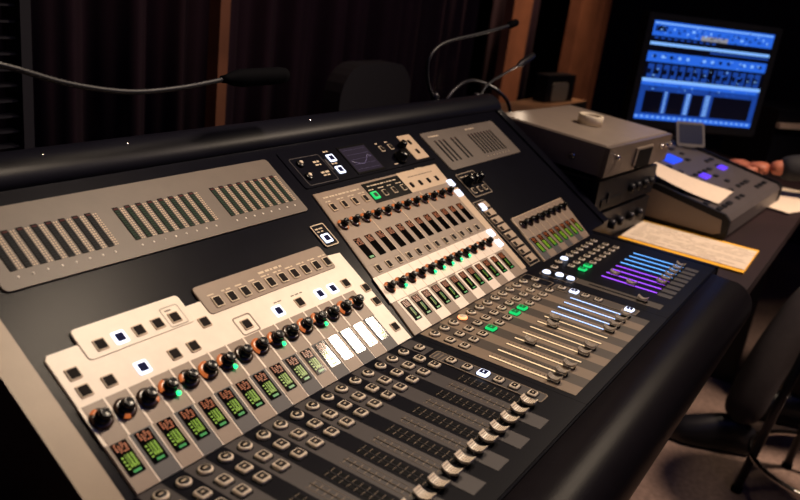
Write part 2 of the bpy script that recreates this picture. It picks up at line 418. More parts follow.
def display_mesh(name, wx, wy, style):
    b = MB(); f = 0.05
    b.prism(rrect(-wx/2, -wy/2, wx/2, wy/2, 0.03, 2), -0.02, 0.02, 'glass black')
    z0, z1 = 0.018, 0.024
    rnd = random.Random(hash(name) % 1000 if False else len(name)*7+int(wx*100))
    def q(x0, y0, x1, y1, m): b.box(x0*wx-wx/2, y0*wy-wy/2, z0, x1*wx-wx/2, y1*wy-wy/2, z1, m)
    for r_ in range(5):                                 # amber characters at the top
        for k in range(4):
            if rnd.random() < 0.82: q(0.12+k*0.20, 0.93-r_*0.062, 0.12+k*0.20+rnd.uniform(0.10, 0.18), 0.968-r_*0.062, 'amber glyph')
    if style == 'full':
        for x in (0.36, 0.50, 0.58, 0.72, 0.80): q(x, 0.20, x+0.055, 0.60, 'lime glyph')
        for x in (0.42, 0.64): q(x, 0.22, x+0.05, 0.30, 'lime glyph')
        for j in range(4): q(0.12, 0.18+j*0.11, 0.26, 0.235+j*0.11, 'lime glyph')
        q(0.12, 0.30, 0.30, 0.33, 'lime glyph'); q(0.30, 0.05, 0.80, 0.125, 'green glyph')
    elif style == 'mid':
        for j in range(8): q(0.44, 0.20+j*0.052, 0.56, 0.232+j*0.052, 'lime glyph')
        q(0.66, 0.24, 0.71, 0.60, 'green glyph'); q(0.3, 0.04, 0.82, 0.11, 'green glyph')
    elif style == 'tag': q(0.25, 0.03, 0.85, 0.12, 'green glyph')
    elif style == 'bright':
        for x in (0.18, 0.50):
            for j in range(9): q(x, 0.10+j*0.058, x+0.26, 0.145+j*0.058, 'lime glyph')
        q(0.2, 0.02, 0.8, 0.075, 'green glyph')
    return b.mesh(name, P)
DS = {s: display_mesh('display '+s, 0.64, 1.32, s) for s in ('full', 'mid', 'tag', 'off', 'bright')}
DS['tall'] = display_mesh('display tall', 0.60, 1.46, 'off'); DS['talltag'] = display_mesh('display tall tag', 0.60, 1.46, 'tag')

# ---- meter panels
def ladder_mesh(name, cell, L=1.92, wd=0.30, beads=True, n=15):
    b = MB(); b.box(-wd/2, 0, -0.02, wd/2, L, 0.012, 'ladder back')
    st = (L-0.06)/n
    for k in range(n):
        b.box(-wd/2+0.05, 0.04+k*st, 0.0, wd/2-0.05, 0.04+k*st+st*0.62, 0.022, 'cell red' if k == n-1 else cell)
    if beads:
        for k in range(n):
            b.box(wd/2+0.06, 0.03+k*st, 0.0, wd/2+0.125, 0.03+k*st+st*0.5, 0.012, 'bead'); b.box(wd/2+0.175, 0.03+k*st, 0.0, wd/2+0.24, 0.03+k*st+st*0.5, 0.012, 'bead')
    return b.mesh(name, P)
def mp_extra(x0, dv):
    def f(b):
        for g in range(3):
            for i in range(8):
                x = 1.10+0.621*i+5.734*g
                b.lathe([(0.055, 0.055), (0.055, 0.068)], 'print white', cx=x, cy=9.50, n=8)
    return f
mpn = slope_panel('meter_panel', rrect(0.30, 8.98, 17.62, 12.90, 0.22), 'grey brown plate', extra=mp_extra(0, 0))
mpn['label'] = 'wide grey-brown meter panel at the upper left'
L1 = ladder_mesh('led ladder dark', 'cell teal'); L2 = ladder_mesh('led ladder green', 'cell green')
for g in range(3):
    for i in range(8): at('led_ladder', L1 if g == 0 else L2, mpn, 1.10+0.621*i+5.734*g, 9.80)
def mr_extra(b):
    for i in range(8): b.lathe([(0.05, 0.055), (0.05, 0.068)], 'print light', cx=39.6+0.52*i, cy=9.42, n=8)
    dashes(b, 34.2, 12.2, 35.6, 0.06, 'print light', 0.12, 1); dashes(b, 39.8, 12.25, 41.2, 0.06, 'print light', 0.12, 2)
mr = slope_panel('meter_panel', rrect(33.5, 9.02, 45.0, 12.72, 0.22), 'grey brown plate', extra=mr_extra)
mr['label'] = 'grey-brown meter panel at the upper right'
L3 = ladder_mesh('slim ladder', 'ladder back', 2.1, 0.24, False)
for x in (34.55, 35.15, 35.75, 36.9, 37.5): at('led_ladder', L3, mr, x, 9.72)
for i in range(8): at('led_ladder', L3, mr, 39.6+0.52*i, 9.72)

# ---- channel panel over the 16 left channels
def chanA(b):
    b.prism([(0.18, 3.68), (0.18, 2.02), (16.10, 2.02), (16.10, 3.68)][::-1], 0.05, 0.075, 'taupe plate')
    for i in range(16):                                  # strip tails under the displays
        b.prism([(i+0.06, 0.03), (i+1.0, 0.03), (i+1.0, 2.02), (i+0.06, 2.02)], 0.05, 0.072, 'taupe plate' if i % 2 == 0 else 'deep slate strip')
    for i in range(17):                                  # light dividers between the strips
        b.box(i+0.03, 2.02, 0.06, i+0.12, 3.70, 0.085, 'cream plate')
    dashes(b, 12.1, 4.62, 12.9, 0.06, 'print dim', 0.06, 3); dashes(b, 10.9, 4.62, 11.5, 0.06, 'print dim', 0.06, 4)
chA = slope_panel('channel_panel', [(0.05, 0.03), (17.25, 0.03), (17.25, 5.95), (16.6, 6.0), (16.4, 6.02), (0.2, 6.02), (0.05, 5.85)], 'cream plate', 'cream channel panel with sixteen knobs and displays', extra=chanA)
lit = {3.16, 10.83, 13.85, 14.86}
for x, v in ((0.67, 4.99), (0.64, 4.22), (1.68, 4.21), (3.16, 4.2), (4.73, 4.2), (5.71, 4.2), (6.94, 5.02), (8.76, 4.2), (10.83, 4.2), (12.33, 4.2), (13.85, 4.2), (14.86, 4.2), (15.94, 4.2), (16.98, 3.53), (16.92, 2.62), (16.75, 0.95)):
    l = x in lit
    at('panel_key', K['plate_lit' if l else 'plate'], chA, x, v, label='white lit key' if l else None)
b = MB(); o_ = rrect(8.22, 3.72, 9.30, 4.70, 0.12); i_ = rrect(8.28, 3.78, 9.24, 4.64, 0.1); b.ring(o_, i_, 0.05, 0.075, 'taupe plate')
b.build('key_outline', chA, scale=P)
for i in range(16):
    at('rotary_knob', KN[('top', 'low', 'right', 'green', 'left', 'full', 'green', 'plain', 'full', 'green', 'plain', 'full', 'green', 'plain', 'full', 'left')[i]], chA, i+0.52, 2.98, 0.085)
for i in range(16):
    at('channel_display', DS['full'], chA, i+0.52, 1.31, 0.085)
# subpanels
def sub1(b):
    b.ring(rrect(5.35, 5.28, 6.30, 6.28, 0.1), rrect(5.40, 5.33, 6.25, 6.23, 0.1), 0.09, 0.10, 'taupe plate')
    dashes(b, 5.55, 6.05, 6.05, 0.095, 'print dim', 0.08, 5)
s1 = slope_panel('key_plate', rrect(1.48, 5.22, 6.62, 6.66, 0.18), 'cream plate', 'cream key plate with five keys', 0.0, 0.10, sub1)
for x in (2.24, 3.11, 4.01, 4.93, 5.80):
    l = x == 3.11
    at('panel_key', K['plate_lit' if l else 'plate'], s1, x, 5.69, 0.09, label='white lit key' if l else None)
def sub2(b):
    dashes(b, 11.3, 6.28, 12.9, 0.10, 'print light', 0.11, 6)
    for k in range(10): dashes(b, 7.9+0.847*k, 6.08, 8.45+0.847*k, 0.10, 'print light', 0.07, 20+k)
s2 = slope_panel('key_plate', rrect(7.45, 5.22, 16.2, 6.72, 0.18), 'taupe plate', 'taupe key plate with ten outlined keys', 0.0, 0.10, sub2)
for k in range(10): at('panel_key', K['mini'], s2, 8.22+0.847*k, 5.69, 0.09)
# small outlined key box between panels
def sb(b): b.ring(rrect(16.70, 6.50, 17.80, 8.0, 0.1), rrect(16.76, 6.56, 17.74, 7.94, 0.08), 0.0, 0.05, 'print light'); dashes(b, 16.9, 7.66, 17.5, 0.03, 'print light', 0.09, 7); dashes(b, 16.9, 7.48, 17.4, 0.03, 'print light', 0.07, 8)
o = slope_panel('key_box', rrect(16.70, 6.50, 17.80, 8.0, 0.1), 'black steel', None, -0.02, 0.03, sb)
at('panel_key', K['mini_white'], o, 17.22, 7.02, 0.03, label='white lit key')

# ---- master section on the upper slope
def ms(b):
    dashes(b, 20.95, 12.0, 21.5, 0.03, 'print light', 0.14, 9); dashes(b, 20.95, 11.78, 21.45, 0.03, 'print light', 0.10, 10)
    dashes(b, 20.9, 11.15, 21.6, 0.03, 'print light', 0.14, 11); dashes(b, 20.9, 10.95, 21.5, 0.03, 'print light', 0.10, 12)
    dashes(b, 22.45, 12.62, 22.9, 0.03, 'print light', 0.10, 13); dashes(b, 22.35, 11.64, 22.85, 0.03, 'print light', 0.10, 14)
    dashes(b, 28.0, 10.6, 28.5, 0.03, 'print light', 0.1, 15); dashes(b, 27.8, 12.5, 28.2, 0.03, 'print light', 0.1, 16); dashes(b, 28.9, 12.5, 29.3, 0.03, 'print light', 0.1, 17)
    dashes(b, 29.6, 9.85, 30.3, 0.03, 'print light', 0.12, 18)
    b.ring(rrect(19.2, 10.5, 21.9, 12.6, 0.15), rrect(19.24, 10.54, 21.86, 12.56, 0.12), 0.02, 0.035, 'slate strip')
msn = slope_panel('monitor_section', rrect(18.7, 10.35, 33.0, 13.2, 0.2), 'black steel', 'black master section with a small screen', -0.03, 0.03, ms)
emat('warm led', (235, 235, 190), 2.0)
for x, v, mm in ((19.77, 12.1, 'warm led'), (19.63, 11.12, 'warm led')):
    b = MB(); b.lathe([(0.26, 0), (0.26, 0.10), (0.2, 0.14)], 'knob black', n=18); b.lathe([(0.13, 0.12), (0.13, 0.22), (0.07, 0.27)], 'cap cream', n=14)
    b.build('headphone_knob', msn, (x*P, v*P, 0.03*P), scale=P)
for x, v in ((22.72, 12.12), (22.63, 11.15)): at('panel_key', K['mini_white'], msn, x, v, 0.03, label='white lit key')
b = MB(); b.box(22.15, 11.25, 0.02, 22.0, 12.1, 0.05, 'slate strip'); b.build('divider', msn, scale=P)
b = MB(); b.prism([(-1.45, -1.15), (1.45, -1.15), (1.45, 1.15), (-1.45, 1.15)], 0, 0.05, 'knob black', 0.02); b.prism([(-1.32, -1.0), (1.32, -1.0), (1.32, 1.0), (-1.32, 1.0)], 0.045, 0.056, 'lilac screen')
pts = [(-1.1, -0.1), (-0.6, -0.35), (-0.1, -0.42), (0.4, -0.15), (0.8, 0.2), (1.1, 0.05)]
for p, q in zip(pts, pts[1:]): b.sweep([(p[0], p[1], 0.058), (q[0], q[1], 0.058)], 0.025, 'lilac line', 5)
for k in range(5): b.box(-1.1, -0.8+0.4*k, 0.055, 1.1, -0.79+0.4*k, 0.058, 'lilac line')
b.build('small_screen', msn, (25.25*P, 11.62*P, 0.03*P), scale=P)
for x, v in ((28.05, 12.05), (29.13, 12.08)): at('panel_key', K['slotkey'], msn, x, v, 0.03)
b = MB(); b.lathe([(0.5, 0), (0.5, 0.2), (0.42, 0.3), (0.36, 0.6), (0.28, 0.65)], 'knob black', n=24); b.build('volume_knob', msn, (29.0*P, 11.0*P, 0.03*P), scale=P)
b = MB(); b.lathe([(0.3, 0), (0.3, 0.2), (0.22, 0.5), (0.18, 0.52)], 'knob black', n=20); b.build('volume_knob', msn, (30.2*P, 11.9*P, 0.03*P), scale=P)
tp = slope_panel('key_plate', rrect(30.65, 10.58, 32.3, 12.85, 0.08), 'sand plate', 'small sand coloured plate with two keys', 0.0, 0.07)
for v in (12.13, 11.25): at('panel_key', K['plain'], tp, 31.5, v, 0.06)

# ---- middle channel panel
def chM(b):
    b.prism([(18.2, 4.62), (31.75, 4.62), (32.0, 8.3), (32.05, 9.85), (18.85, 9.85)], 0.04, 0.07, 'taupe plate')
    b.prism([(27.15, 8.18), (31.85, 8.18), (32.1, 9.88), (27.15, 9.88)], 0.05, 0.085, 'sand plate')
    b.prism([(31.1, 0.3), (31.75, 0.3), (32.25, 7.6), (31.35, 7.6)], 0.05, 0.08, 'sand plate')
    for k in range(1, 4): b.box(18.4+3.15*k, 3.95, 0.07, 18.47+3.15*k, 8.1, 0.08, 'sand plate')
    b.prism([(17.75, 2.15), (31.1, 2.15), (31.35, 3.85), (17.95, 3.85)], 0.05, 0.085, 'cream plate')
    for i in range(12):
        x = 18.27+1.045*i
        b.prism([(x, 0.06), (x+1.04, 0.06), (x+1.04, 2.12), (x, 2.12)], 0.04, 0.07, 'cream plate' if i % 2 == 0 else 'taupe plate')
        b.box(x, 2.15, 0.08, x+0.03, 3.85, 0.09, 'sand plate')
    dashes(b, 19.3, 9.42, 22.7, 0.075, 'print light', 0.10, 31)
    for k in range(4): dashes(b, 19.2+1.03*k, 9.14, 19.8+1.03*k, 0.075, 'print light', 0.07, 32+k)
    dashes(b, 28.0, 9.35, 31.0, 0.09, 'print dim', 0.07, 37)
cm = slope_panel('channel_panel', [(17.55, 0.03), (31.6, 0.03), (32.1, 9.9), (18.8, 9.9)], 'taupe plate', 'taupe and cream panel with two rows of twelve knobs', extra=chM)
b = MB(); b.prism([(23.15, 8.18), (27.12, 8.18), (27.12, 9.72), (23.15, 9.72)], 0.06, 0.10, 'knob black')
dashes(b, 23.5, 9.42, 26.6, 0.10, 'print light', 0.08, 40)
for k in range(4): dashes(b, 23.35+0.98*k, 9.14, 23.95+0.98*k, 0.10, 'print light', 0.07, 41+k)
b.build('key_inset', cm, scale=P)
for k in range(12):
    x = 19.45+1.04*k
    if k < 4: at('panel_key', K['mini_taupe'], cm, x, 8.72, 0.07)
    elif k < 8: at('panel_key', K['mini_green'] if k == 4 else K['slotkey'], cm, x-0.05, 8.72, 0.10, label='green lit key' if k == 4 else None)
    else: at('panel_key', K['plain'], cm, x-0.03, 8.74, 0.085)
for k in range(12):
    at('rotary_knob', KN[(k*3) % 6, 'm'], cm, 19.05+1.07*k, 7.45, 0.07)
    at('channel_display', DS['talltag' if k == 0 else 'tall'], cm, 19.17+1.045*k, 5.68, 0.07)
    at('panel_key', K['slotkey'], cm, 18.95+1.04*k, 4.27, 0.07)
    at('rotary_knob', KN[(k*5+1) % 6, 'mg' if k in (1, 4, 5, 6, 7, 8) else 'm'], cm, 18.55+1.045*k, 2.98, 0.085)
    at('channel_display', DS['mid'], cm, 18.77+1.045*k, 1.35, 0.075)
for x, v in ((31.91, 8.06), (31.78, 7.13), (31.28, 3.51), (31.16, 2.63)): at('round_key', K['white_big'], cm, x, v, 0.08, label='white lit key')

# ---- outlined knob box, key column
def kb(b):
    b.ring(rrect(33.30, 6.40, 35.95, 8.62, 0.1), rrect(33.38, 6.48, 35.87, 8.54, 0.08), 0.0, 0.05, 'print dim')
    for k in range(3): dashes(b, 33.6+0.75*k, 8.25, 34.1+0.75*k, 0.03, 'print light', 0.08, 50+k)
o = slope_panel('knob_box', rrect(33.30, 6.40, 35.95, 8.62, 0.1), 'black steel', None, -0.02, 0.03, kb)
for x, r in ((33.95, 0.42), (34.75, 0.34), (35.5, 0.38)):
    b = MB(); b.lathe([(r, 0), (r, 0.15), (r*0.8, 0.2), (r*0.7, 0.6), (r*0.55, 0.64)], 'knob black', n=22); b.build('rotary_knob', o, (x*P, 7.75*P, 0.03*P), scale=P)
for x in (33.80, 34.65, 35.45): at('panel_key', K['slotkey'], o, x, 6.95, 0.03)
def kc(b): b.ring(rrect(32.35, 0.22, 33.95, 6.12, 0.1), rrect(32.42, 0.29, 33.88, 6.05, 0.08), 0.0, 0.05, 'print dim')
o = slope_panel('key_column', rrect(32.35, 0.22, 33.95, 6.12, 0.1), 'black steel', None, -0.02, 0.03, kc)
mat('tan key', (176, 152, 128), 0.4)
kcm = MB(); kcm.prism(rrect(-0.62, -0.27, 0.62, 0.27, 0.06, 2), -0.02, 0.12, 'tan key', 0.02); kcm.box(-0.56, -0.22, 0.11, -0.2, 0.12, 0.135, 'key dark'); kcm = kcm.mesh('column key', P)
for k in range(8): at('panel_key', kcm, o, 33.25-0.02*k, 5.62-0.70*k, 0.03)
at('round_key', K['white_big'], o, 32.95, 5.50, 0.10, label='white lit key')

# ---- right channel panel
def chR(b):
    b.prism([(34.5, 0.05), (43.1, 0.05), (44.2, 3.85), (35.2, 3.85)][::1], 0.04, 0.07, 'taupe plate')
    for i in range(8):
        x = 34.85+1.06*i
        b.prism([(x-0.25, 0.06), (x+0.72, 0.06), (x+0.98, 2.0), (x+0.02, 2.0)], 0.05, 0.08, 'taupe plate' if i % 2 else 'deep slate strip')
        b.box(x+0.05, 2.0, 0.07, x+0.11, 3.7, 0.085, 'sand plate')
cr = slope_panel('channel_panel', [(34.4, 0.03), (43.2, 0.03), (44.3, 3.92), (35.1, 3.92)], 'sand plate', 'small sand coloured panel with eight knobs', extra=chR)
for i in range(8):
    at('rotary_knob', KN['dark'], cr, 35.75+1.06*i, 3.1, 0.08)
    at('channel_display', DS['bright'], cr, 35.38+1.06*i, 1.28, 0.08)

# ---- fader banks on the deck
def strips(x0, n, m0, m1, vend0, vend1, v0=0.04):
    def f(b):
        for i in range(n):
            ve = vend0 if i % 2 == 0 else vend1
            b.prism([(x0+i, -ve), (x0+i+1, -ve), (x0+i+1, -v0), (x0+i, -v0)], 0.0, 0.035, m0 if i % 2 == 0 else m1)
            if m0 == 'slate strip':
                for k in range(12):
                    v = 3.9+k*0.33
                    b.box(x0+i+0.30, -v-0.02, 0.03, x0+i+0.46, -v+0.02, 0.042, 'print dim'); b.box(x0+i+0.54, -v-0.02, 0.03, x0+i+0.70, -v+0.02, 0.042, 'print dim')
            else:
                for k in range(16):
                    v = 3.9+k*0.22
                    b.box(x0+i+0.66, -v-0.015, 0.03, x0+i+0.80, -v+0.015, 0.042, 'slot black')
    return f
fbA = deck_panel('fader_bank', [(-0.1, 0.0), (17.6, 0.0), (17.6, 9.35), (-0.1, 9.35)], 'navy strip', 'left fader bank of sixteen dark strips', extra=strips(0, 16, 'slate strip', 'navy strip', 8.6, 7.7))
slotA = MB(); slotA.box(-0.05, -3.75, 0.0, 0.05, 0, 0.012, 'slot black'); slotA.box(-0.015, -3.72, 0.004, 0.015, 0, 0.02, 'dark metal')
slotA.box(-0.28, -3.75, 0.0, -0.10, 0.0, 0.009, 'slot black'); slotA.box(0.10, -3.75, 0.0, 0.28, 0.0, 0.009, 'slot black')
for k in range(12):
    slotA.box(-0.30, -0.1-k*0.33-0.012, 0.005, -0.10, -0.1-k*0.33+0.012, 0.016, 'print dim'); slotA.box(0.10, -0.1-k*0.33-0.012, 0.005, 0.30, -0.1-k*0.33+0.012, 0.016, 'print dim')
slotA = slotA.mesh('fader slot', P)
slotB = MB(); slotB.box(-0.04, -3.75, 0.0, 0.04, 0, 0.012, 'slot black'); slotB.box(-0.012, -3.72, 0.004, 0.012, 0, 0.02, 'print dim')
slotB.box(-0.29, -3.75, 0.0, -0.275, 0.0, 0.009, 'print dim'); slotB.box(0.275, -3.75, 0.0, 0.29, 0.0, 0.009, 'print dim')
slotB = slotB.mesh('grey fader slot', P)
def cap_mesh(name, top, body, wx=0.60, L=1.0, h=0.62):
    b = MB(); n = 8
    b.box(-0.06, -0.3, -0.02, 0.06, 0.3, 0.14, 'slot black')
    prof = []
    for k in range(n+1):
        t = -1+2*k/n; prof.append((t*L/2, h-0.15*(1-t*t)))
    vs = [(-wx/2, y, z) for y, z in prof]+[(wx/2, y, z) for y, z in prof]
    lo = [(-wx/2-0.04, -L/2+0.06, 0.12), (wx/2+0.04, -L/2+0.06, 0.12), (wx/2+0.04, L/2-0.06, 0.12), (-wx/2-0.04, L/2-0.06, 0.12)]
    vb = [(x, y, z-0.10) for x, y, z in vs]; m_ = n+1
    b.add(vs+vb, [(i, i+1, m_+i+1, m_+i) for i in range(n)]+[(2*m_+i, 2*m_+i+1, i+1, i) for i in range(n)]+[(m_+i, m_+i+1, 3*m_+i+1, 3*m_+i) for i in range(n)]+[(0, m_, 3*m_, 2*m_), (n, 2*m_+n, 3*m_+n, m_+n)], top)
    vv = vb+lo; a = 2*m_
    b.add(vv, [tuple(range(n, -1, -1))+(a, a+3) if False else tuple(range(0, n+1))+(a+3, a), tuple(m_+i for i in range(n, -1, -1))+(a+1, a+2), (0, a, a+1, m_), (n, m_+n, a+2, a+3), (a, a+3, a+2, a+1)]+[(i, m_+i, m_+i+1, i+1) for i in range(n)], body)
    for k in range(1, n):                                 # grip lines
        y, z = prof[k]; b.box(-wx/2+0.04, y-0.012, z-0.01, wx/2-0.04, y+0.012, z+0.012, 'print dim')
    return b.mesh(name, P)
capA = cap_mesh('fader cap', 'cap cream', 'knob black', 0.44, 0.72, 0.37)
capM = cap_mesh('clear fader cap', 'clear acrylic', 'clear acrylic', 0.38, 0.66, 0.36)
for i in range(16):
    at('round_button', K['round'], fbA, i+0.5, 0.64, 0.035, True)
    at('square_button', K['sq'], fbA, i+0.5, 1.56, 0.035, True); at('square_button', K['sq'], fbA, i+0.5, 2.41, 0.035, True)
    at('fader_slot', slotA if i % 2 else slotB, fbA, i+0.5, 3.8, 0.035, True)
    at('fader_cap', capA, fbA, i+0.5, 7.35, 0.03, True)
# centre strip of keys with a rounded outline
b = MB(); b.prism([(x, -v) for x, v in rrect(16.08, 1.70, 17.02, 7.72, 0.15)][::-1], 0.0, 0.05, 'slate strip')
b.ring([(x, -v) for x, v in rrect(16.08, 1.70, 17.02, 7.72, 0.15)], [(x, -v) for x, v in rrect(16.13, 1.75, 16.97, 7.67, 0.13)], 0.04, 0.06, 'print dim')
b.prism([(x, -v) for x, v in rrect(16.08, 0.06, 17.05, 1.45, 0.05)][::-1], 0.0, 0.04, 'slate strip')
for k in range(3): b.box(16.22+0.0, -1.95-0.22*k, 0.05, 16.85, -1.88-0.22*k, 0.058, 'print dim')
b.build('key_strip', fbA, scale=P)
for v in (0.92, 2.75, 3.65, 4.53, 5.36, 6.18, 7.11):
    l = v == 4.53
    at('square_button', K['sq_white' if l else 'sqs'], fbA, 16.53, v, 0.05, True, 'white lit key' if l else None)

def extraM(b):
    strips(18.0, 12, 'taupe strip', 'umber strip', 8.66, 8.66)(b)
    b.prism([(x, -v) for x, v in rrect(30.05, 2.3, 31.05, 7.75, 0.1)][::-1], 0.0, 0.05, 'umber strip')
    b.ring([(x, -v) for x, v in rrect(30.05, 2.3, 31.05, 7.75, 0.1)], [(x, -v) for x, v in rrect(30.1, 2.35, 31.0, 7.70, 0.1)], 0.04, 0.056, 'print dim')
    b.ring([(x, -v) for x, v in rrect(30.1, 0.1, 31.1, 2.1, 0.1)], [(x, -v) for x, v in rrect(30.15, 0.15, 31.05, 2.05, 0.1)], 0.02, 0.036, 'print dim')
fbM = deck_panel('fader_bank', [(17.62, 0.0), (31.4, 0.0), (31.4, 9.35), (17.62, 9.35)], 'navy strip', 'middle fader bank with glowing slots', extra=extraM)
def bar(m, L=3.8, w=0.055):
    if m in ('sky bar', 'violet bar'): w = 0.085
    b = MB(); b.box(-w-0.04, -L, 0.0, w+0.04, 0, 0.012, 'slot black'); b.box(-w, -L+0.02, 0.0, w, -0.02, 0.03, m); return b.mesh('slot '+m, P)
BR = {m_: bar(m_) for m_ in ('cream bar', 'ice bar', 'sky bar', 'violet bar')}
for i in range(12):
    at('round_button', K['round_orange'] if i in (3,) else K['round'], fbM, 18.5+i, 0.64, 0.035, True, 'orange lit button' if i == 3 else None)
    at('square_button', K['sqs'], fbM, 18.5+i, 1.57, 0.035, True)
    l = i in (3, 6, 7)
    at('square_button', K['sq_green' if l else 'sqs'], fbM, 18.5+i, 2.42, 0.035, True, 'green lit button' if l else None)
    blue = i >= 8
    at('fader_slot', BR['ice bar' if blue else 'cream bar'], fbM, 18.5+i, 3.82, 0.035, True, 'pale blue lit slot' if blue else 'cream lit slot')
    at('fader_cap', capM, fbM, 18.5+i, 4.75 if i in (3, 6) else (4.45 if i == 7 else 7.35), 0.03, True)
at('square_button', K['sqs'], fbM, 30.55, 1.0, 0.03, True)
for v in (2.83, 3.66, 4.42, 5.25, 7.22):
    l = v in (3.66, 7.22)
    at('square_button', K['sq_white' if l else 'sqs'], fbM, 30.55, v, 0.05, True, 'white lit key' if l else None)

def extraR(b):
    strips(34.65, 8, 'deep slate strip', 'navy strip', 8.65, 8.65)(b) if False else None
    for i in range(8): b.prism([(34.78+i*1.0, -8.62), (35.44+i*1.0, -8.62), (35.44+i, -7.70), (34.78+i, -7.70)], 0.0, 0.035, 'deep slate strip')
    b.prism([(32.35, -8.6), (33.3, -8.6), (33.3, -3.0), (32.35, -3.0)], 0.0, 0.035, 'umber strip')
    b.ring([(x, -v) for x, v in rrect(31.9, 0.65, 33.3, 2.95, 0.1)], [(x, -v) for x, v in rrect(31.95, 0.7, 33.25, 2.9, 0.1)], 0.02, 0.036, 'print dim')
fbR = deck_panel('fader_bank', [(31.42, 0.0), (44.3, 0.0), (44.3, 9.35), (31.42, 9.35)], 'navy strip', 'right fader bank with violet and blue slots', extra=extraR)
for i in range(8):
    x = 35.1+i*1.0
    at('round_button', K['round_white' if i == 1 else 'round'], fbR, x, 0.75, 0.035, True, 'white lit button' if i == 1 else None)
    at('square_button', K['sqs'], fbR, x, 1.68, 0.035, True)
    at('square_button', K['sq_green' if i < 2 else 'sqs'], fbR, x, 2.5, 0.035, True, 'green lit button' if i < 2 else None)
    v_ = i < 4
    at('fader_slot', BR['violet bar' if v_ else 'sky bar'], fbR, x, 3.85, 0.035, True, 'violet lit slot' if v_ else 'blue lit slot')
    at('fader_cap', capM, fbR, x, {0: 5.9, 1: 4.45}.get(i, 7.35), 0.03, True)
b = MB(); b.box(-0.09, -3.9, 0, 0.09, 0, 0.012, 'slot black'); b.build('fader_slot', fbR, (32.85*P, -3.8*P, 0.035*P), scale=P)
at('fader_cap', capM, fbR, 32.85, 7.35, 0.03, True)
at('square_button', K['sqs'], fbR, 33.85, 0.95, 0.03, True)
for x, v in ((32.45, 0.98), (32.7, 1.80), (32.7, 2.58)): at('round_button', K['round_white'], fbR, x, v, 0.03, True, 'white lit button')

# ================================================================ gooseneck lamps and cable
def gooseneck(pts, head, label, r=0.0036, hr=0.013, group='gooseneck lamps on the console', lens=False, hm='rubber'):
    base = Vector(pts[0])
    t = thing('gooseneck_lamp', base, label, 'lamp', group=group)
    sp = spline([Vector(p)-base for p in pts], 14)
    fine = []; rad = []
    for a, c in zip(sp, sp[1:]):
        n = max(2, int((c-a).length/0.0022))
        for k in range(n): fine.append(a.lerp(c, k/n)); rad.append(r*(1.0 if len(rad) % 2 else 0.86))
    fine.append(sp[-1]); rad.append(r)
    b = MB(); b.sweep(fine, rad, 'neck metal', 8); b.build('neck', t)
    b = MB(); h0 = sp[-1]; h1 = Vector(head)-base; d = (h1-h0)
    b.sweep([h0-d*0.05, h0+d*0.03, h0+d*0.12, h0+d*0.25, h0+d*0.9, h1], [hr*0.4, hr*0.5, hr*0.8, hr, hr, hr*0.85], hm, 16); b.build('lamp_head', t)
    b = MB(); b.lathe([(0.009, -0.012), (0.009, 0.010), (0.006, 0.016)], 'dark metal', n=14); b.build('plug', t)
    return t
gooseneck([(-0.02, 0.345, 1.085), (-0.03, 0.34, 1.17), (0.0, 0.32, 1.205), (0.07, 0.30, 1.193), (0.15, 0.30, 1.170), (0.231, 0.30, 1.157), (0.31, 0.30, 1.158), (0.388, 0.30, 1.166)], (0.51, 0.30, 1.167),
          'black gooseneck lamp with long tubular head at the left', hr=0.0125)
gooseneck([(1.077, 0.366, 1.083), (1.045, 0.368, 1.12), (1.036, 0.37, 1.163), (1.060, 0.37, 1.190), (1.116, 0.37, 1.206), (1.25, 0.37, 1.222), (1.387, 0.37, 1.241)], (1.43, 0.37, 1.250),
          'curved gooseneck lamp with a small tip rising over the middle of the console', r=0.0042, hr=0.009)
gooseneck([(1.27, 0.366, 1.072), (1.33, 0.385, 1.078), (1.40, 0.40, 1.100), (1.549, 0.40, 1.138)], (1.635, 0.40, 1.163),
          'straight slanted gooseneck lamp with a thin grey head right of the curved one', r=0.0032, hr=0.009, hm='dark metal')
sp_ = bpy.data.lights.new('lamp_bulb', 'SPOT'); sp_.energy = 0.25; sp_.color = WARM; sp_.spot_size = math.radians(70); sp_.spot_blend = 0.8; sp_.shadow_soft_size = 0.012
so = bpy.data.objects.new('lamp_bulb', sp_); COL.objects.link(so); so.location = (1.60, 0.385, 1.115); so.rotation_euler = (Vector((1.25, 0.37, 1.075))-Vector(so.location)).to_track_quat('-Z', 'Y').to_euler()
b = MB(); b.sweep(spline([(1.15, 0.44, 0.80), (1.18, 0.43, 0.98), (1.228, 0.42, 1.065), (1.283, 0.42, 1.096), (1.335, 0.42, 1.104), (1.384, 0.42, 1.099), (1.45, 0.42, 1.085), (1.507, 0.42, 1.066), (1.57, 0.42, 1.035), (1.60, 0.42, 0.98), (1.60, 0.43, 0.85), (1.60, 0.43, 0.79)], 8), 0.0048, 'cable grey' if False else 'dark metal', 8)
tag(b.build('cable'), 'grey cable arching up behind the right end of the console', 'cable')

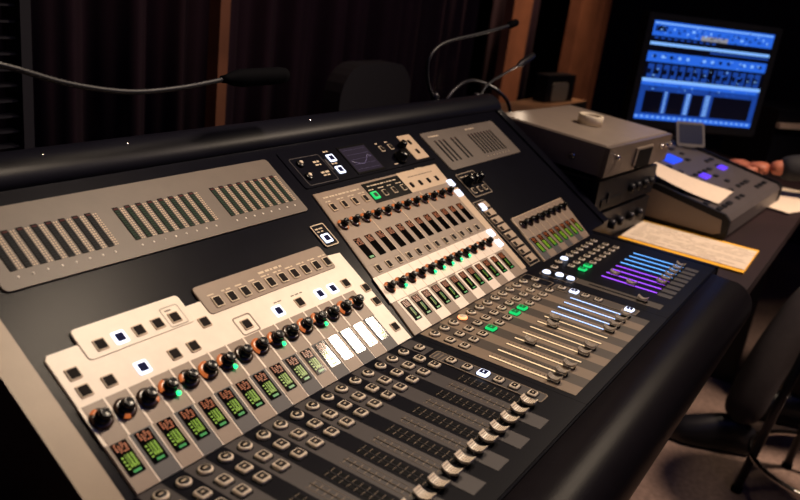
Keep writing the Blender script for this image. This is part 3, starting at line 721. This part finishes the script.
# ================================================================ boxes right of the console
mat('silver paint', (140, 126, 114), 0.42, 0.1, 0.05, 30)
mat('silver front', (126, 112, 100), 0.35, 0.4, 0.05, 30)
mat('box black', (13, 13, 19), 0.5, spec=0.25)
mat('box panel', (22, 22, 28), 0.45, spec=0.3)
emat('blue led', (20, 60, 230), 0.6)
RD = math.radians(-4.2)
def local_box(name, loc, W, D, H, label, cat, m, mtop, detail, rot=RD):
    t = thing(name, loc, label, cat, rot)
    b = MB(); b.prism([(0, 0), (W, 0), (W, D), (0, D)], 0, H, m, 0.004, mtop); b.build('case', t); detail(t, W, D, H); return t
def dev1(t, W, D, H):
    b = MB(); b.prism([(-0.004, -0.012), (W+0.004, -0.012), (W+0.004, 0.0), (-0.004, 0.0)], 0.0, H-0.002, 'silver front', 0.002); b.build('front_panel', t)
    b = MB(); b.box(0.16, -0.0165, 0.012, 0.27, -0.011, 0.055, 'silver paint'); b.box(0.172, -0.018, 0.004, 0.262, -0.015, 0.050, 'slot black'); b.build('disc_tray', t)
    for x in (0.045, 0.33, 0.365, 0.4):
        b = MB(); b.lathe([(0.006, 0), (0.006, 0.006), (0.004, 0.008)], 'chrome', n=12); b.build('button', t, (x, -0.012, 0.045), (PI/2, 0, 0))
    b = MB(); b.lathe([(0.008, 0), (0.008, 0.003), (0.004, 0.004)], 'chrome', n=14); b.build('side_screw', t, (0, 0.075, 0.028), (0, -PI/2, 0))
    b = MB(); b.box(-0.001, D-0.03, 0.045, 0.0005, D-0.008, 0.062, 'blue led'); o = b.build('indicator', t); o['label'] = 'small blue light on the side'
X0, Y0 = 1.329, 0.058
dp = local_box('disc_player', (X0, Y0, 0.952), 0.40, 0.288, 0.072, 'silver disc player with a tape roll on top, topmost of the stack', 'disc player', 'silver paint', 'silver paint', dev1)
dp.rotation_euler = (math.radians(3.0), 0, RD)
for x in (0.03, 0.36):
    b = MB(); b.lathe([(0.012, -0.016), (0.012, 0.001)], 'rubber', n=12); b.build('foot', dp, (x, 0.25, 0))
    b = MB(); b.lathe([(0.012, -0.003), (0.012, 0.001)], 'rubber', n=12); b.build('foot', dp, (x, 0.03, 0))
def dev2(t, W, D, H):
    b = MB(); b.prism([(0.0, -0.012), (W, -0.012), (W, 0), (0, 0)], 0.004, H-0.004, 'box panel', 0.002); b.build('front_panel', t)
    b = MB(); b.box(0.03, -0.015, 0.012, 0.15, -0.011, 0.03, 'box black'); b.box(0.06, -0.017, 0.02, 0.07, -0.011, 0.045, 'dark metal'); b.build('tray', t)
    for x in (0.20, 0.24, 0.29, 0.33):
        b = MB(); b.lathe([(0.011, 0), (0.011, 0.012), (0.008, 0.014)], 'box panel', n=16); b.build('knob', t, (x, -0.012, 0.04), (PI/2, 0, 0))
local_box('recorder', (X0+0.0, Y0+0.006, 0.862), 0.372, 0.28, 0.083, 'black recorder between the silver disc player and the lowest box', 'recorder', 'box black', 'box black', dev2)
def dev3(t, W, D, H):
    b = MB(); b.prism([(0.0, -0.010), (W, -0.010), (W, 0), (0, 0)], 0.004, H-0.004, 'dark metal', 0.002); b.build('front_panel', t)
    for x in (0.12, 0.17, 0.24, 0.3):
        b = MB(); b.lathe([(0.012, 0), (0.012, 0.014), (0.009, 0.017)], 'dark metal', n=16); b.build('knob', t, (x, -0.010, 0.045), (PI/2, 0, 0))
    b = MB(); b.box(0.03, -0.013, 0.02, 0.09, -0.009, 0.04, 'silver paint'); b.build('name_plate', t)
local_box('amplifier', (X0+0.0, Y0+0.006, 0.776), 0.372, 0.28, 0.083, 'dark amplifier at the bottom of the stack with knobs on its front', 'amplifier', 'box panel', 'box panel', dev3)
# tape roll
b = MB(); mat('tape white', (236, 222, 196), 0.5)
n = 36; ro, ri, hh = 0.031, 0.024, 0.023
vs = []
for r, z in ((ro, 0), (ro, hh-0.001), (ro-0.001, hh), (ri+0.001, hh), (ri, hh-0.001), (ri, 0)):
    vs += [(r*math.cos(2*PI*k/n), r*math.sin(2*PI*k/n), z) for k in range(n)]
fs = [(j*n+k, j*n+(k+1) % n, ((j+1) % 6)*n+(k+1) % n, ((j+1) % 6)*n+k) for j in range(6) for k in range(n)]
b.add(vs, fs, 'tape white', True); tag(b.build('tape_roll', loc=(1.53, 0.172, 1.0325), rot=(math.radians(3), 0, 0)), 'small roll of cream adhesive tape lying on the silver disc player', 'tape')

# wall box on the ledge
t = thing('power_box', (2.75, 0.75, 0.9055), 'small dark box with a grey plate standing on the ledge behind the disc player', 'box', math.radians(-8))
mat('plate grey', (120, 112, 100), 0.5)
b = MB(); b.prism([(-0.13, -0.03), (0.09, -0.03), (0.09, 0.03), (-0.13, 0.03)], 0, 0.110, 'box black', 0.004); b.build('case', t)
b = MB(); pp = rrect(-0.095, 0.005, 0.03, 0.080, 0.015); b.add([(x, -0.036, z) for x, z in pp]+[(x, -0.030, z) for x, z in pp], [tuple(range(len(pp)))]+[(i, (i+1) % len(pp), len(pp)+(i+1) % len(pp), len(pp)+i) for i in range(len(pp))], 'plate grey'); b.build('face_plate', t)

# ================================================================ paper and control surface
mat('paper', (222, 204, 182), 0.8, 0, 0.03, 60)
mat('paper yellow', (246, 182, 40), 0.7)
mat('ink', (150, 132, 112), 0.8)
t = thing('notepad', (1.6, -0.12, 0.7755), 'cream sheet with yellow borders lying flat on the desk beside the console', 'paper', math.radians(1))
t.location.x = 1.608
b = MB(); b.box(-0.117, -0.150, 0, 0.117, 0.150, 0.004, 'paper yellow'); b.build('yellow_backing', t)
b = MB(); b.box(-0.096, -0.148, 0.0042, 0.096, 0.149, 0.0056, 'paper')
rnd = random.Random(4)
for k in range(11):
    x = -0.09+k*0.017; y = 0.135
    while y > -0.12:
        L = rnd.uniform(0.01, 0.05)
        if rnd.random() < 0.75: b.box(x, y-L, 0.0055, x+0.0022, y, 0.0059, 'ink')
        y -= L+0.006
b.build('sheet', t)
# control surface
mat('surface grey', (74, 68, 68), 0.45, 0, 0.05, 20)
mat('cheek grey', (120, 106, 94), 0.45)
emat('violet key', (90, 50, 230), 1.6); emat('blue lcd', (25, 70, 235), 1.4)
cs = thing('control_surface', (1.725, -0.178, 0.7755), 'low dark desktop control surface with violet lit keys behind the paper', 'control surface', math.radians(-3))
Wc, Dc = 0.66, 0.40; HB = 0.064+(Dc-0.032)*0.186
b = MB(); prof = [(0.012, 0.0), (0.0, 0.012), (0.0, 0.052), (0.012, 0.064), (Dc-0.02, HB), (Dc, HB-0.007), (Dc, 0.0)]
b.extrude_x(prof, 0.014, Wc-0.014, 'surface grey'); b.build('body', cs)
for x0, x1 in ((0.0, 0.014), (Wc-0.014, Wc)):
    b = MB(); pr = [(-0.004, 0.014), (0.006, 0.002), (0.03, 0.0), (Dc, 0.0), (Dc+0.006, 0.01), (Dc+0.006, HB-0.002), (Dc-0.02, HB+0.008), (0.012, 0.072), (-0.004, 0.058)]
    b.extrude_x(pr, x0, x1, 'box black')
    xs = x0-0.001 if x0 == 0 else x1
    b.extrude_x([(0.012, 0.022), (0.03, 0.014), (Dc-0.02, 0.014), (Dc-0.008, 0.03), (Dc-0.01, HB-0.02), (Dc-0.03, HB-0.012), (0.016, 0.056)], xs, xs+0.001, 'cheek grey')
    b.build('end_cap', cs)
sl = math.atan2(HB-0.064, Dc-0.032)
def on_cs(name, x, d, sx, sy, m, label=None):
    b = MB(); b.prism(rrect(-sx/2, -sy/2, sx/2, sy/2, min(sx, sy)*0.15, 2), 0, 0.004, m, 0.001)
    o = b.build(name, cs, (x, 0.012+d*math.cos(sl), 0.064+d*math.sin(sl)), (sl, 0, 0))
    if label: o['label'] = label
rnd = random.Random(11)
for r in range(9):
    for c in range(12):
        if rnd.random() < 0.35: continue
        x = 0.06+c*0.048; d = 0.03+r*0.036
        if (c in (5, 6, 7) and r in (5, 6, 7)) or (c in (5, 6) and r == 3) or (c in (10, 11) and r in (2, 3, 6, 7, 8)): continue
        on_cs('button', x, d, rnd.choice((0.02, 0.026, 0.034)), 0.014, 'box black')
on_cs('lit_button', 0.335, 0.155, 0.055, 0.026, 'violet key', 'violet lit key'); on_cs('lit_button', 0.54, 0.158, 0.055, 0.024, 'violet key', 'violet lit key')
on_cs('screen', 0.36, 0.275, 0.10, 0.05, 'blue lcd', 'blue lit screen')
# curled sheet on the surface
b = MB(); n = 10; vs = []
A, B_, C_, D_ = Vector((1.742, 0.03, 0)), Vector((1.815, -0.130, 0)), Vector((2.02, -0.128, 0)), Vector((1.89, 0.09, 0))
for i in range(n+1):
    for j in range(n+1):
        u, v = i/n, j/n
        p = A*(1-u)*(1-v)+D_*u*(1-v)+C_*u*v+B_*(1-u)*v
        p.z = 0.8435+(p.y+0.166)*0.186+0.002+0.020*(1-v)**2
        vs.append(p)
fs = [(i*(n+1)+j, i*(n+1)+j+1, (i+1)*(n+1)+j+1, (i+1)*(n+1)+j) for i in range(n) for j in range(n)]
m_ = len(vs); vs2 = vs+[v+Vector((0, 0, 0.0006)) for v in vs]
b.add(vs2, fs+[tuple(m_+k for k in f) for f in fs], 'paper', True)
tag(b.build('paper_sheet'), 'white curled sheet of paper lying across the control surface', 'paper')

# ================================================================ monitor
emat('ui blue', (38, 98, 215), 1.1); emat('ui pale', (120, 170, 240), 1.2); emat('ui dark', (6, 10, 40), 0.25); emat('ui mid', (26, 68, 160), 0.9); emat('ui tan', (150, 150, 160), 0.9)
LM = Vector((2.31, 0.289, 0.954)); RM = Vector((2.66, -0.03, 0.954)); mw = 0.474; mh = 0.330
ang = math.atan2(RM.y-LM.y, RM.x-LM.x)
mo = thing('monitor', ((LM.x+RM.x)/2, (LM.y+RM.y)/2, 0.7755), 'computer monitor glowing blue behind the control surface', 'monitor', ang)
zb = 0.956-0.7755
b = MB(); b.box(-mw/2-0.022, 0.002, zb-0.03, mw/2+0.022, 0.045, zb+mh+0.022, 'box black'); b.build('housing', mo)
b = MB(); b.ring(rrect(-mw/2-0.024, -0.024, mw/2+0.024, mh+0.024, 0.01), rrect(-mw/2, 0, mw/2, mh, 0.002), -0.006, 0.004, 'box black')
o = b.build('bezel', mo, (0, 0, zb), (PI/2, 0, 0))
b = MB(); b.box(-0.04, 0.046, 0.0, 0.04, 0.075, zb+0.1, 'box black'); b.box(-0.10, 0.035, 0.0, 0.14, 0.16, 0.012, 'box black'); b.build('stand', mo)
b = MB()
def U(x0, y0, x1, y1, m, d=0): b.add([(x0*mw-mw/2, -0.0005-d*0.0004, zb+(1-y0)*mh), (x1*mw-mw/2, -0.0005-d*0.0004, zb+(1-y0)*mh), (x1*mw-mw/2, -0.0005-d*0.0004, zb+(1-y1)*mh), (x0*mw-mw/2, -0.0005-d*0.0004, zb+(1-y1)*mh)], [(3, 2, 1, 0)], m)
U(0, 0, 1, 1, 'ui dark')
U(0.0, 0.0, 1.0, 0.145, 'ui blue', 1); U(0.01, 0.015, 0.99, 0.03, 'ui pale', 2); U(0.40, 0.10, 0.62, 0.145, 'ui tan', 2); U(0.02, 0.05, 0.12, 0.10, 'ui dark', 2)
rnd = random.Random(5)
for k in range(26):
    x = 0.02+k*0.037; U(x, 0.06+0.03*(k % 2), x+rnd.uniform(0.01, 0.028), 0.085+0.03*(k % 2), rnd.choice(('ui mid', 'ui pale', 'ui mid')), 2)
for k in range(10): U(0.03+k*0.052, 0.155, 0.06+k*0.052, 0.175, 'ui mid', 1)
U(0.0, 0.205, 1.0, 0.235, 'ui pale', 1); U(0.5, 0.245, 1.0, 0.265, 'ui mid', 1)
U(0.0, 0.30, 1.0, 0.40, 'ui blue', 1)
for k in range(14):
    if rnd.random() < .8: U(0.05+k*0.068, 0.33, 0.075+k*0.068, 0.36, rnd.choice(('ui dark', 'ui pale')), 2)
for k in range(15): U(0.03+k*0.064, 0.42, 0.078+k*0.064, 0.56, 'ui mid', 1); U(0.03+k*0.064, 0.47, 0.058+k*0.064, 0.52, 'ui dark', 2)
U(0.53, 0.42, 0.575, 0.56, 'ui dark', 2)
U(0.0, 0.565, 1.0, 0.60, 'ui pale', 1); U(0.62, 0.60, 0.90, 0.615, 'ui tan', 1)
U(0.0, 0.60, 1.0, 0.985, 'ui mid', 1); U(0.0, 0.60, 0.98, 0.635, 'ui blue', 2)
for x0, x1 in ((0.05, 0.20), (0.25, 0.38), (0.44, 0.54), (0.62, 0.955)): U(x0, 0.69, x1, 0.915, 'ui dark', 2)
for x in (0.215, 0.395, 0.41, 0.555, 0.575):
    for k in range(8): U(x, 0.69+k*0.028, x+0.018, 0.707+k*0.028, 'ui pale', 2)
U(0.0, 0.935, 1.0, 0.985, 'ui blue', 2)
for k in range(22): U(0.01+k*0.045, 0.945, 0.03+k*0.045, 0.965, 'ui pale', 3)
for k in range(150):
    x = rnd.uniform(0.01, 0.95); y = rnd.choice((rnd.uniform(0.02, 0.14), rnd.uniform(0.31, 0.39), rnd.uniform(0.42, 0.56), rnd.uniform(0.61, 0.67)))
    U(x, y, x+rnd.uniform(0.006, 0.022), y+rnd.uniform(0.006, 0.014), rnd.choice(('ui pale', 'ui dark', 'ui mid', 'ui blue')), 4)
b.build('screen', mo)
# small stand-up display beside the surface
t = thing('small_tablet', (2.345, 0.085, 0.898), 'small tilted grey framed tablet below the monitor', 'tablet', math.radians(-42))
mat('tablet frame', (96, 92, 92), 0.4); emat('tablet face', (40, 46, 80), 0.25)
b = MB(); b.prism(rrect(-0.055, 0, 0.055, 0.085, 0.008), -0.008, 0.0, 'tablet frame', 0.001); b.prism(rrect(-0.046, 0.010, 0.046, 0.076, 0.004), -0.001, 0.001, 'tablet face'); b.build('slab', t, (0, 0, 0.004), (math.radians(65), 0, 0))
b = MB(); b.box(-0.02, 0.0, 0, 0.02, 0.05, 0.004, 'tablet frame'); b.build('foot', t)

# ================================================================ far desk clutter on the right
mat('bar metal', (200, 175, 150), 0.45, 0.1)
t = thing('equipment_case', (3.05, -0.10, 0.776), 'dark equipment case with a pale bar along its front, right of the monitor', 'equipment case', math.radians(-35))
b = MB(); b.box(-0.05, 0.0, 0, 0.55, 0.25, 0.235, 'box black'); b.build('case', t)
b = MB(); b.box(-0.05, -0.02, 0.165, 0.55, 0.0, 0.185, 'bar metal'); b.build('front_bar', t)
for k, (x, y, r) in enumerate(((2.62, -0.235, 12), (2.52, -0.262, -20))):
    b = MB(); b.box(-0.15, -0.1, 0, 0.15, 0.1, 0.003, 'paper')
    o = b.build('paper_sheet', loc=(x-0.1, y+0.04+0.0*k, 0.7757+0.004*k), rot=(0, 0, math.radians(r)))
    tag(o, ['cream sheet on the desk beside the hand, lower of two', 'cream sheet on the desk beside the hand, upper of two'][k], 'paper', 'loose sheets at the desk edge')

# chair behind the console
mat('chair cloth', (22, 20, 26), 0.7)
t = thing('chair', (1.50, 0.84, 0.0), 'dark chair with a rounded back standing behind the console', 'chair')
b = MB(); pts = []
bk = rrect(-0.16, 0.62, 0.20, 1.075, 0.10, 6)
b.add([(x, -0.03, z) for x, z in bk]+[(x, 0.03, z) for x, z in bk], [tuple(range(len(bk))), tuple(range(2*len(bk)-1, len(bk)-1, -1))]+[(i, (i+1) % len(bk), len(bk)+(i+1) % len(bk), len(bk)+i) for i in range(len(bk))], 'chair cloth'); b.build('backrest', t)
b = MB(); b.prism(rrect(-0.2, 0.0, 0.24, 0.24, 0.04), 0.42, 0.47, 'chair cloth', 0.01); b.build('seat', t)
for x, y in ((-0.17, 0.02), (0.21, 0.02), (-0.17, 0.22), (0.21, 0.22)):
    b = MB(); b.sweep([(x, y, 0.42), (x, y, 0.0)], 0.013, 'dark metal', 8); b.build('leg', t)
for x in (-0.08, 0.12):
    b = MB(); b.sweep([(x, 0.02, 0.45), (x, 0.0, 0.7)], 0.011, 'dark metal', 8); b.build('back_post', t)
# rack frame at the far left
mat('rack metal', (30, 28, 38), 0.6)
t = thing('rack_frame', (0.345, 0.98, 0.0), 'dark slatted equipment rack at the far left behind the console', 'rack')
for x in (-0.30, 0.16):
    b = MB(); b.box(x, -0.03, 0, x+0.022, 0.03, 1.9, 'rack metal'); b.build('upright', t)
for k in range(36):
    z = 0.7+k*0.030; b = MB(); b.box(-0.28, -0.015, z, 0.16, 0.015, z+0.004, 'rack metal'); b.build('slat', t)

# ================================================================ stool
def stool(loc, label, rz=0.0):
    t = thing('bar_stool', loc, label, 'stool', rz, 'metal bar stools by the desk')
    b = MB(); b.lathe([(0.165, 0.60), (0.175, 0.62), (0.17, 0.65), (0.10, 0.655)], 'chair cloth', n=32); b.build('seat', t)
    for k in range(4):
        a = PI/4+k*PI/2
        b = MB(); b.sweep([(0.12*math.cos(a), 0.12*math.sin(a), 0.60), (0.20*math.cos(a), 0.20*math.sin(a), 0.012)], 0.0125, 'dark metal', 12); lg = b.build('leg', t)
        b = MB(); b.lathe([(0.016, 0.0), (0.016, 0.016), (0.012, 0.02)], 'rubber', cx=0.20*math.cos(a), cy=0.20*math.sin(a), n=12); b.build('rubber_foot', lg)
        b = MB()
    n = 40; b = MB(); pts = [(0.188*math.cos(2*PI*k/n), 0.188*math.sin(2*PI*k/n), 0.13) for k in range(n+1)]; b.sweep(pts, 0.009, 'chrome', 10, False); o = b.build('foot_ring', t); o['label'] = 'bright chrome foot ring'
    return t
stool((1.985, -0.56, 0.0), 'metal bar stool with a chrome foot ring at the right edge', math.radians(68))
stool((2.52, -0.80, 0.0), 'metal bar stool under the seated person', math.radians(20))

# ================================================================ person
mat('skin', (178, 104, 76), 0.5, 0, 0.05, 30)
mat('black cloth', (18, 18, 24), 0.8)
mat('denim dark', (52, 46, 50), 0.8, 0, 0.15, 40)
mat('shoe leather', (20, 20, 26), 0.35)
mat('hair dark', (26, 18, 14), 0.6)
def skinned(name, verts, edges, radii, m, parent, root=0, sub=2):
    me = bpy.data.meshes.new(name); me.from_pydata(verts, edges, []); me.materials.append(M(m))
    o = put(name, me, parent)
    sm = o.modifiers.new('skin', 'SKIN'); sm.use_smooth_shade = True
    for i, r in enumerate(radii):
        sv = me.skin_vertices[0].data[i]; sv.radius = (r, r) if not isinstance(r, tuple) else r; sv.use_root = (i == root)
    sd = o.modifiers.new('sub', 'SUBSURF'); sd.levels = sub; sd.render_levels = sub
    return o
pr = Vector((2.52, -0.80, 0.0))
pe = thing('person', pr, 'person in dark clothes seated at the desk with one hand by the control surface', 'person')
def loc(*p): return tuple(Vector(p)-pr)
# body: pelvis, spine, neck, head, arms, legs (one surface)
pts = {
 'pelvis': (2.52, -0.80, 0.79), 'spine': (2.53, -0.79, 0.90), 'chest': (2.53, -0.77, 1.10), 'neck0': (2.52, -0.755, 1.24), 'neck1': (2.515, -0.74, 1.31), 'head0': (2.505, -0.715, 1.38), 'head1': (2.50, -0.705, 1.47), 'head2': (2.50, -0.71, 1.53),
 'shL': (2.38, -0.82, 1.20), 'shR': (2.69, -0.73, 1.20), 'elL': (2.34, -0.72, 0.95), 'wrL': (2.55, -0.55, 0.84),
 'elR': (2.66, -0.50, 0.97), 'faR': (2.55, -0.28, 0.89), 'wrR': (2.482, -0.150, 0.866), 'hpL': (2.43, -0.82, 0.765), 'hpR': (2.61, -0.76, 0.765),
 'knL': (2.26, -0.42, 0.56), 'anL': (2.14, -0.315, 0.10), 'knR': (2.55, -0.42, 0.56), 'anR': (2.51, -0.47, 0.10)}
names = list(pts)
E_ = [('pelvis','spine'),('spine','chest'),('chest','neck0'),('neck0','neck1'),('neck1','head0'),('head0','head1'),('head1','head2'),('chest','shL'),('chest','shR'),('shL','elL'),('elL','wrL'),('shR','elR'),('elR','faR'),('faR','wrR'),
      ('pelvis','hpL'),('pelvis','hpR'),('hpL','knL'),('knL','anL'),('hpR','knR'),('knR','anR')]
RR = {'pelvis': .12, 'spine': .115, 'chest': .13, 'neck0': .06, 'neck1': .052, 'head0': .07, 'head1': .085, 'head2': .06, 'shL': .06, 'shR': .06, 'elL': .042, 'elR': .042, 'faR': .034, 'wrL': .027, 'wrR': .026, 'hpL': .09, 'hpR': .09, 'knL': .058, 'knR': .058, 'anL': .035, 'anR': .035}
body = skinned('body', [loc(*pts[n]) for n in names], [(names.index(a), names.index(b)) for a, b in E_], [RR[n] for n in names], 'skin', pe)
def cloth(name, keys, eds, scale, m):
    skinned(name, [loc(*pts[k]) for k in keys], [(keys.index(a), keys.index(b)) for a, b in eds], [RR[k]*scale+0.006 for k in keys], m, pe)
kk = ['pelvis','spine','chest','neck0','shL','shR','elL','elR','faR']
pts['slL'] = (2.50, -0.59, 0.86); RR['slL'] = .03; pts['slR'] = (2.492, -0.175, 0.868); RR['slR'] = .03
kk += ['slL', 'slR']
cloth('sweater', kk, [('pelvis','spine'),('spine','chest'),('chest','neck0'),('chest','shL'),('chest','shR'),('shL','elL'),('elL','slL'),('shR','elR'),('elR','faR'),('faR','slR')], 1.32, 'black cloth')
pts['cuL'] = (2.14, -0.305, 0.095); RR['cuL'] = .054; pts['cuR'] = (2.51, -0.46, 0.095); RR['cuR'] = .054; RR['knL'] = RR['knR'] = .064
pts['shinL'] = (2.185, -0.34, 0.32); RR['shinL'] = .055; pts['shinR'] = (2.53, -0.43, 0.32); RR['shinR'] = .055
kk = ['pelvis','hpL','hpR','knL','knR','shinL','shinR','cuL','cuR']
cloth('trousers', kk, [('pelvis','hpL'),('pelvis','hpR'),('hpL','knL'),('knL','shinL'),('shinL','cuL'),('hpR','knR'),('knR','shinR'),('shinR','cuR')], 1.12, 'denim dark')
def shoe(heel, toe):
    h = Vector(heel); t_ = Vector(toe); d = (t_-h).normalized(); s = Vector((-d.y, d.x, 0)); L = (t_-h).length
    b = MB(); sec = [(0.0, .030, .075), (.06, .038, .088), (.25, .042, .115), (.42, .046, .108), (.62, .052, .088), (.82, .052, .070), (.95, .038, .054), (1.0, .016, .030)]
    n = 16; vs = []
    for u, wd, ht in sec:
        c = h+d*(L*u)
        for k in range(n):
            a = 2*PI*k/n; y = math.cos(a)*wd; z = math.sin(a)
            z = 0.012+(ht*max(z, 0)**0.8 if z > 0 else z*0.012)
            vs.append(c+s*y+Vector((0, 0, z))-pr)
    fs = [(j*n+k, j*n+(k+1) % n, (j+1)*n+(k+1) % n, (j+1)*n+k) for j in range(len(sec)-1) for k in range(n)]
    fs += [tuple(range(n)), tuple((len(sec)-1)*n+k for k in range(n))]
    b.add(vs, fs, 'shoe leather', True); return b.build('shoe', pe)
shoe((2.165, -0.365, 0.0), (2.075, -0.115, 0.0)); shoe((2.52, -0.52, 0.0), (2.44, -0.25, 0.0))
# right hand: palm and five fingers
H = lambda p: loc(*p)
HR = lambda p: loc(p[0]+0.005, p[1]+0.035, p[2])
hand = skinned('hand', [HR((2.478, -0.19, 0.866)), HR((2.487, -0.15, 0.862)), HR((2.497, -0.115, 0.856)), HR((2.475, -0.112, 0.856)), HR((2.518, -0.122, 0.853)), HR((2.458, -0.135, 0.852))],
       [(0, 1), (1, 2), (1, 3), (1, 4), (1, 5)], [(0.030, 0.022), (0.034, 0.020), (0.018, 0.015), (0.018, 0.015), (0.017, 0.014), (0.018, 0.015)], 'skin', pe)
for k, (bx, by, L, dx) in enumerate(((2.463, -0.115, 0.072, 0.10), (2.483, -0.108, 0.082, 0.18), (2.503, -0.108, 0.076, 0.26), (2.522, -0.115, 0.062, 0.34))):
    d = Vector((dx, 1, 0)).normalized(); p0 = Vector((bx, by, 0.855)); p1 = p0+d*L*0.45+Vector((0, 0, 0.006)); p2 = p0+d*L*0.8+Vector((0, 0, -0.006)); p3 = p0+d*L+Vector((0, 0, -0.022))
    skinned('finger', [HR(p0-d*0.02), HR(p0), HR(p1), HR(p2), HR(p3)], [(0, 1), (1, 2), (2, 3), (3, 4)], [0.010, 0.0098, 0.009, 0.008, 0.0065], 'skin', pe)
skinned('thumb', [HR((2.462, -0.155, 0.854)), HR((2.440, -0.130, 0.850)), HR((2.428, -0.100, 0.842)), HR((2.428, -0.074, 0.832))], [(0, 1), (1, 2), (2, 3)], [0.013, 0.012, 0.010, 0.008], 'skin', pe)
# left hand resting on the thigh
for k in range(4):
    d = Vector((-0.5, 0.85, -0.1)).normalized(); s = Vector((0.85, 0.5, 0)); p0 = Vector((2.56, -0.53, 0.83))+s*(k-1.5)*0.02+d*0.07
    skinned('finger', [H(p0-d*0.07), H(p0), H(p0+d*0.04), H(p0+d*0.07-Vector((0, 0, 0.02)))], [(0, 1), (1, 2), (2, 3)], [0.013, 0.0095, 0.0085, 0.007], 'skin', pe)
# face and hair
b = MB(); b.lathe([(0.001, -0.10), (0.05, -0.092), (0.082, -0.05), (0.09, 0.0), (0.085, 0.04), (0.06, 0.08), (0.001, 0.095)], 'hair dark', n=20); b.build('hair', pe, H((2.505, -0.722, 1.475)), (math.radians(-18), 0, 0))
for sx in (-0.03, 0.03):
    b = MB(); b.lathe([(0.001, -0.012), (0.009, -0.007), (0.012, 0.0), (0.009, 0.007), (0.001, 0.012)], 'print white', n=12); b.build('eye', pe, H((2.49+sx, -0.632+sx*0.3, 1.455)))
b = MB(); b.sweep([(0, 0, 0.02), (0, 0.016, -0.008), (0, 0.004, -0.02)], [0.006, 0.012, 0.008], 'skin', 8); b.build('nose', pe, H((2.488, -0.632, 1.425)))
# mouse under the hand
b = MB(); n = 12; vs = []
b.lathe([(0.052, 0.0), (0.054, 0.012), (0.045, 0.028), (0.022, 0.038), (0.001, 0.040)], 'box black', n=24, squash=0.62)
tag(b.build('mouse', loc=(2.505, -0.05, 0.776), rot=(0, 0, math.radians(75))), 'black mouse under the person\'s hand', 'mouse')
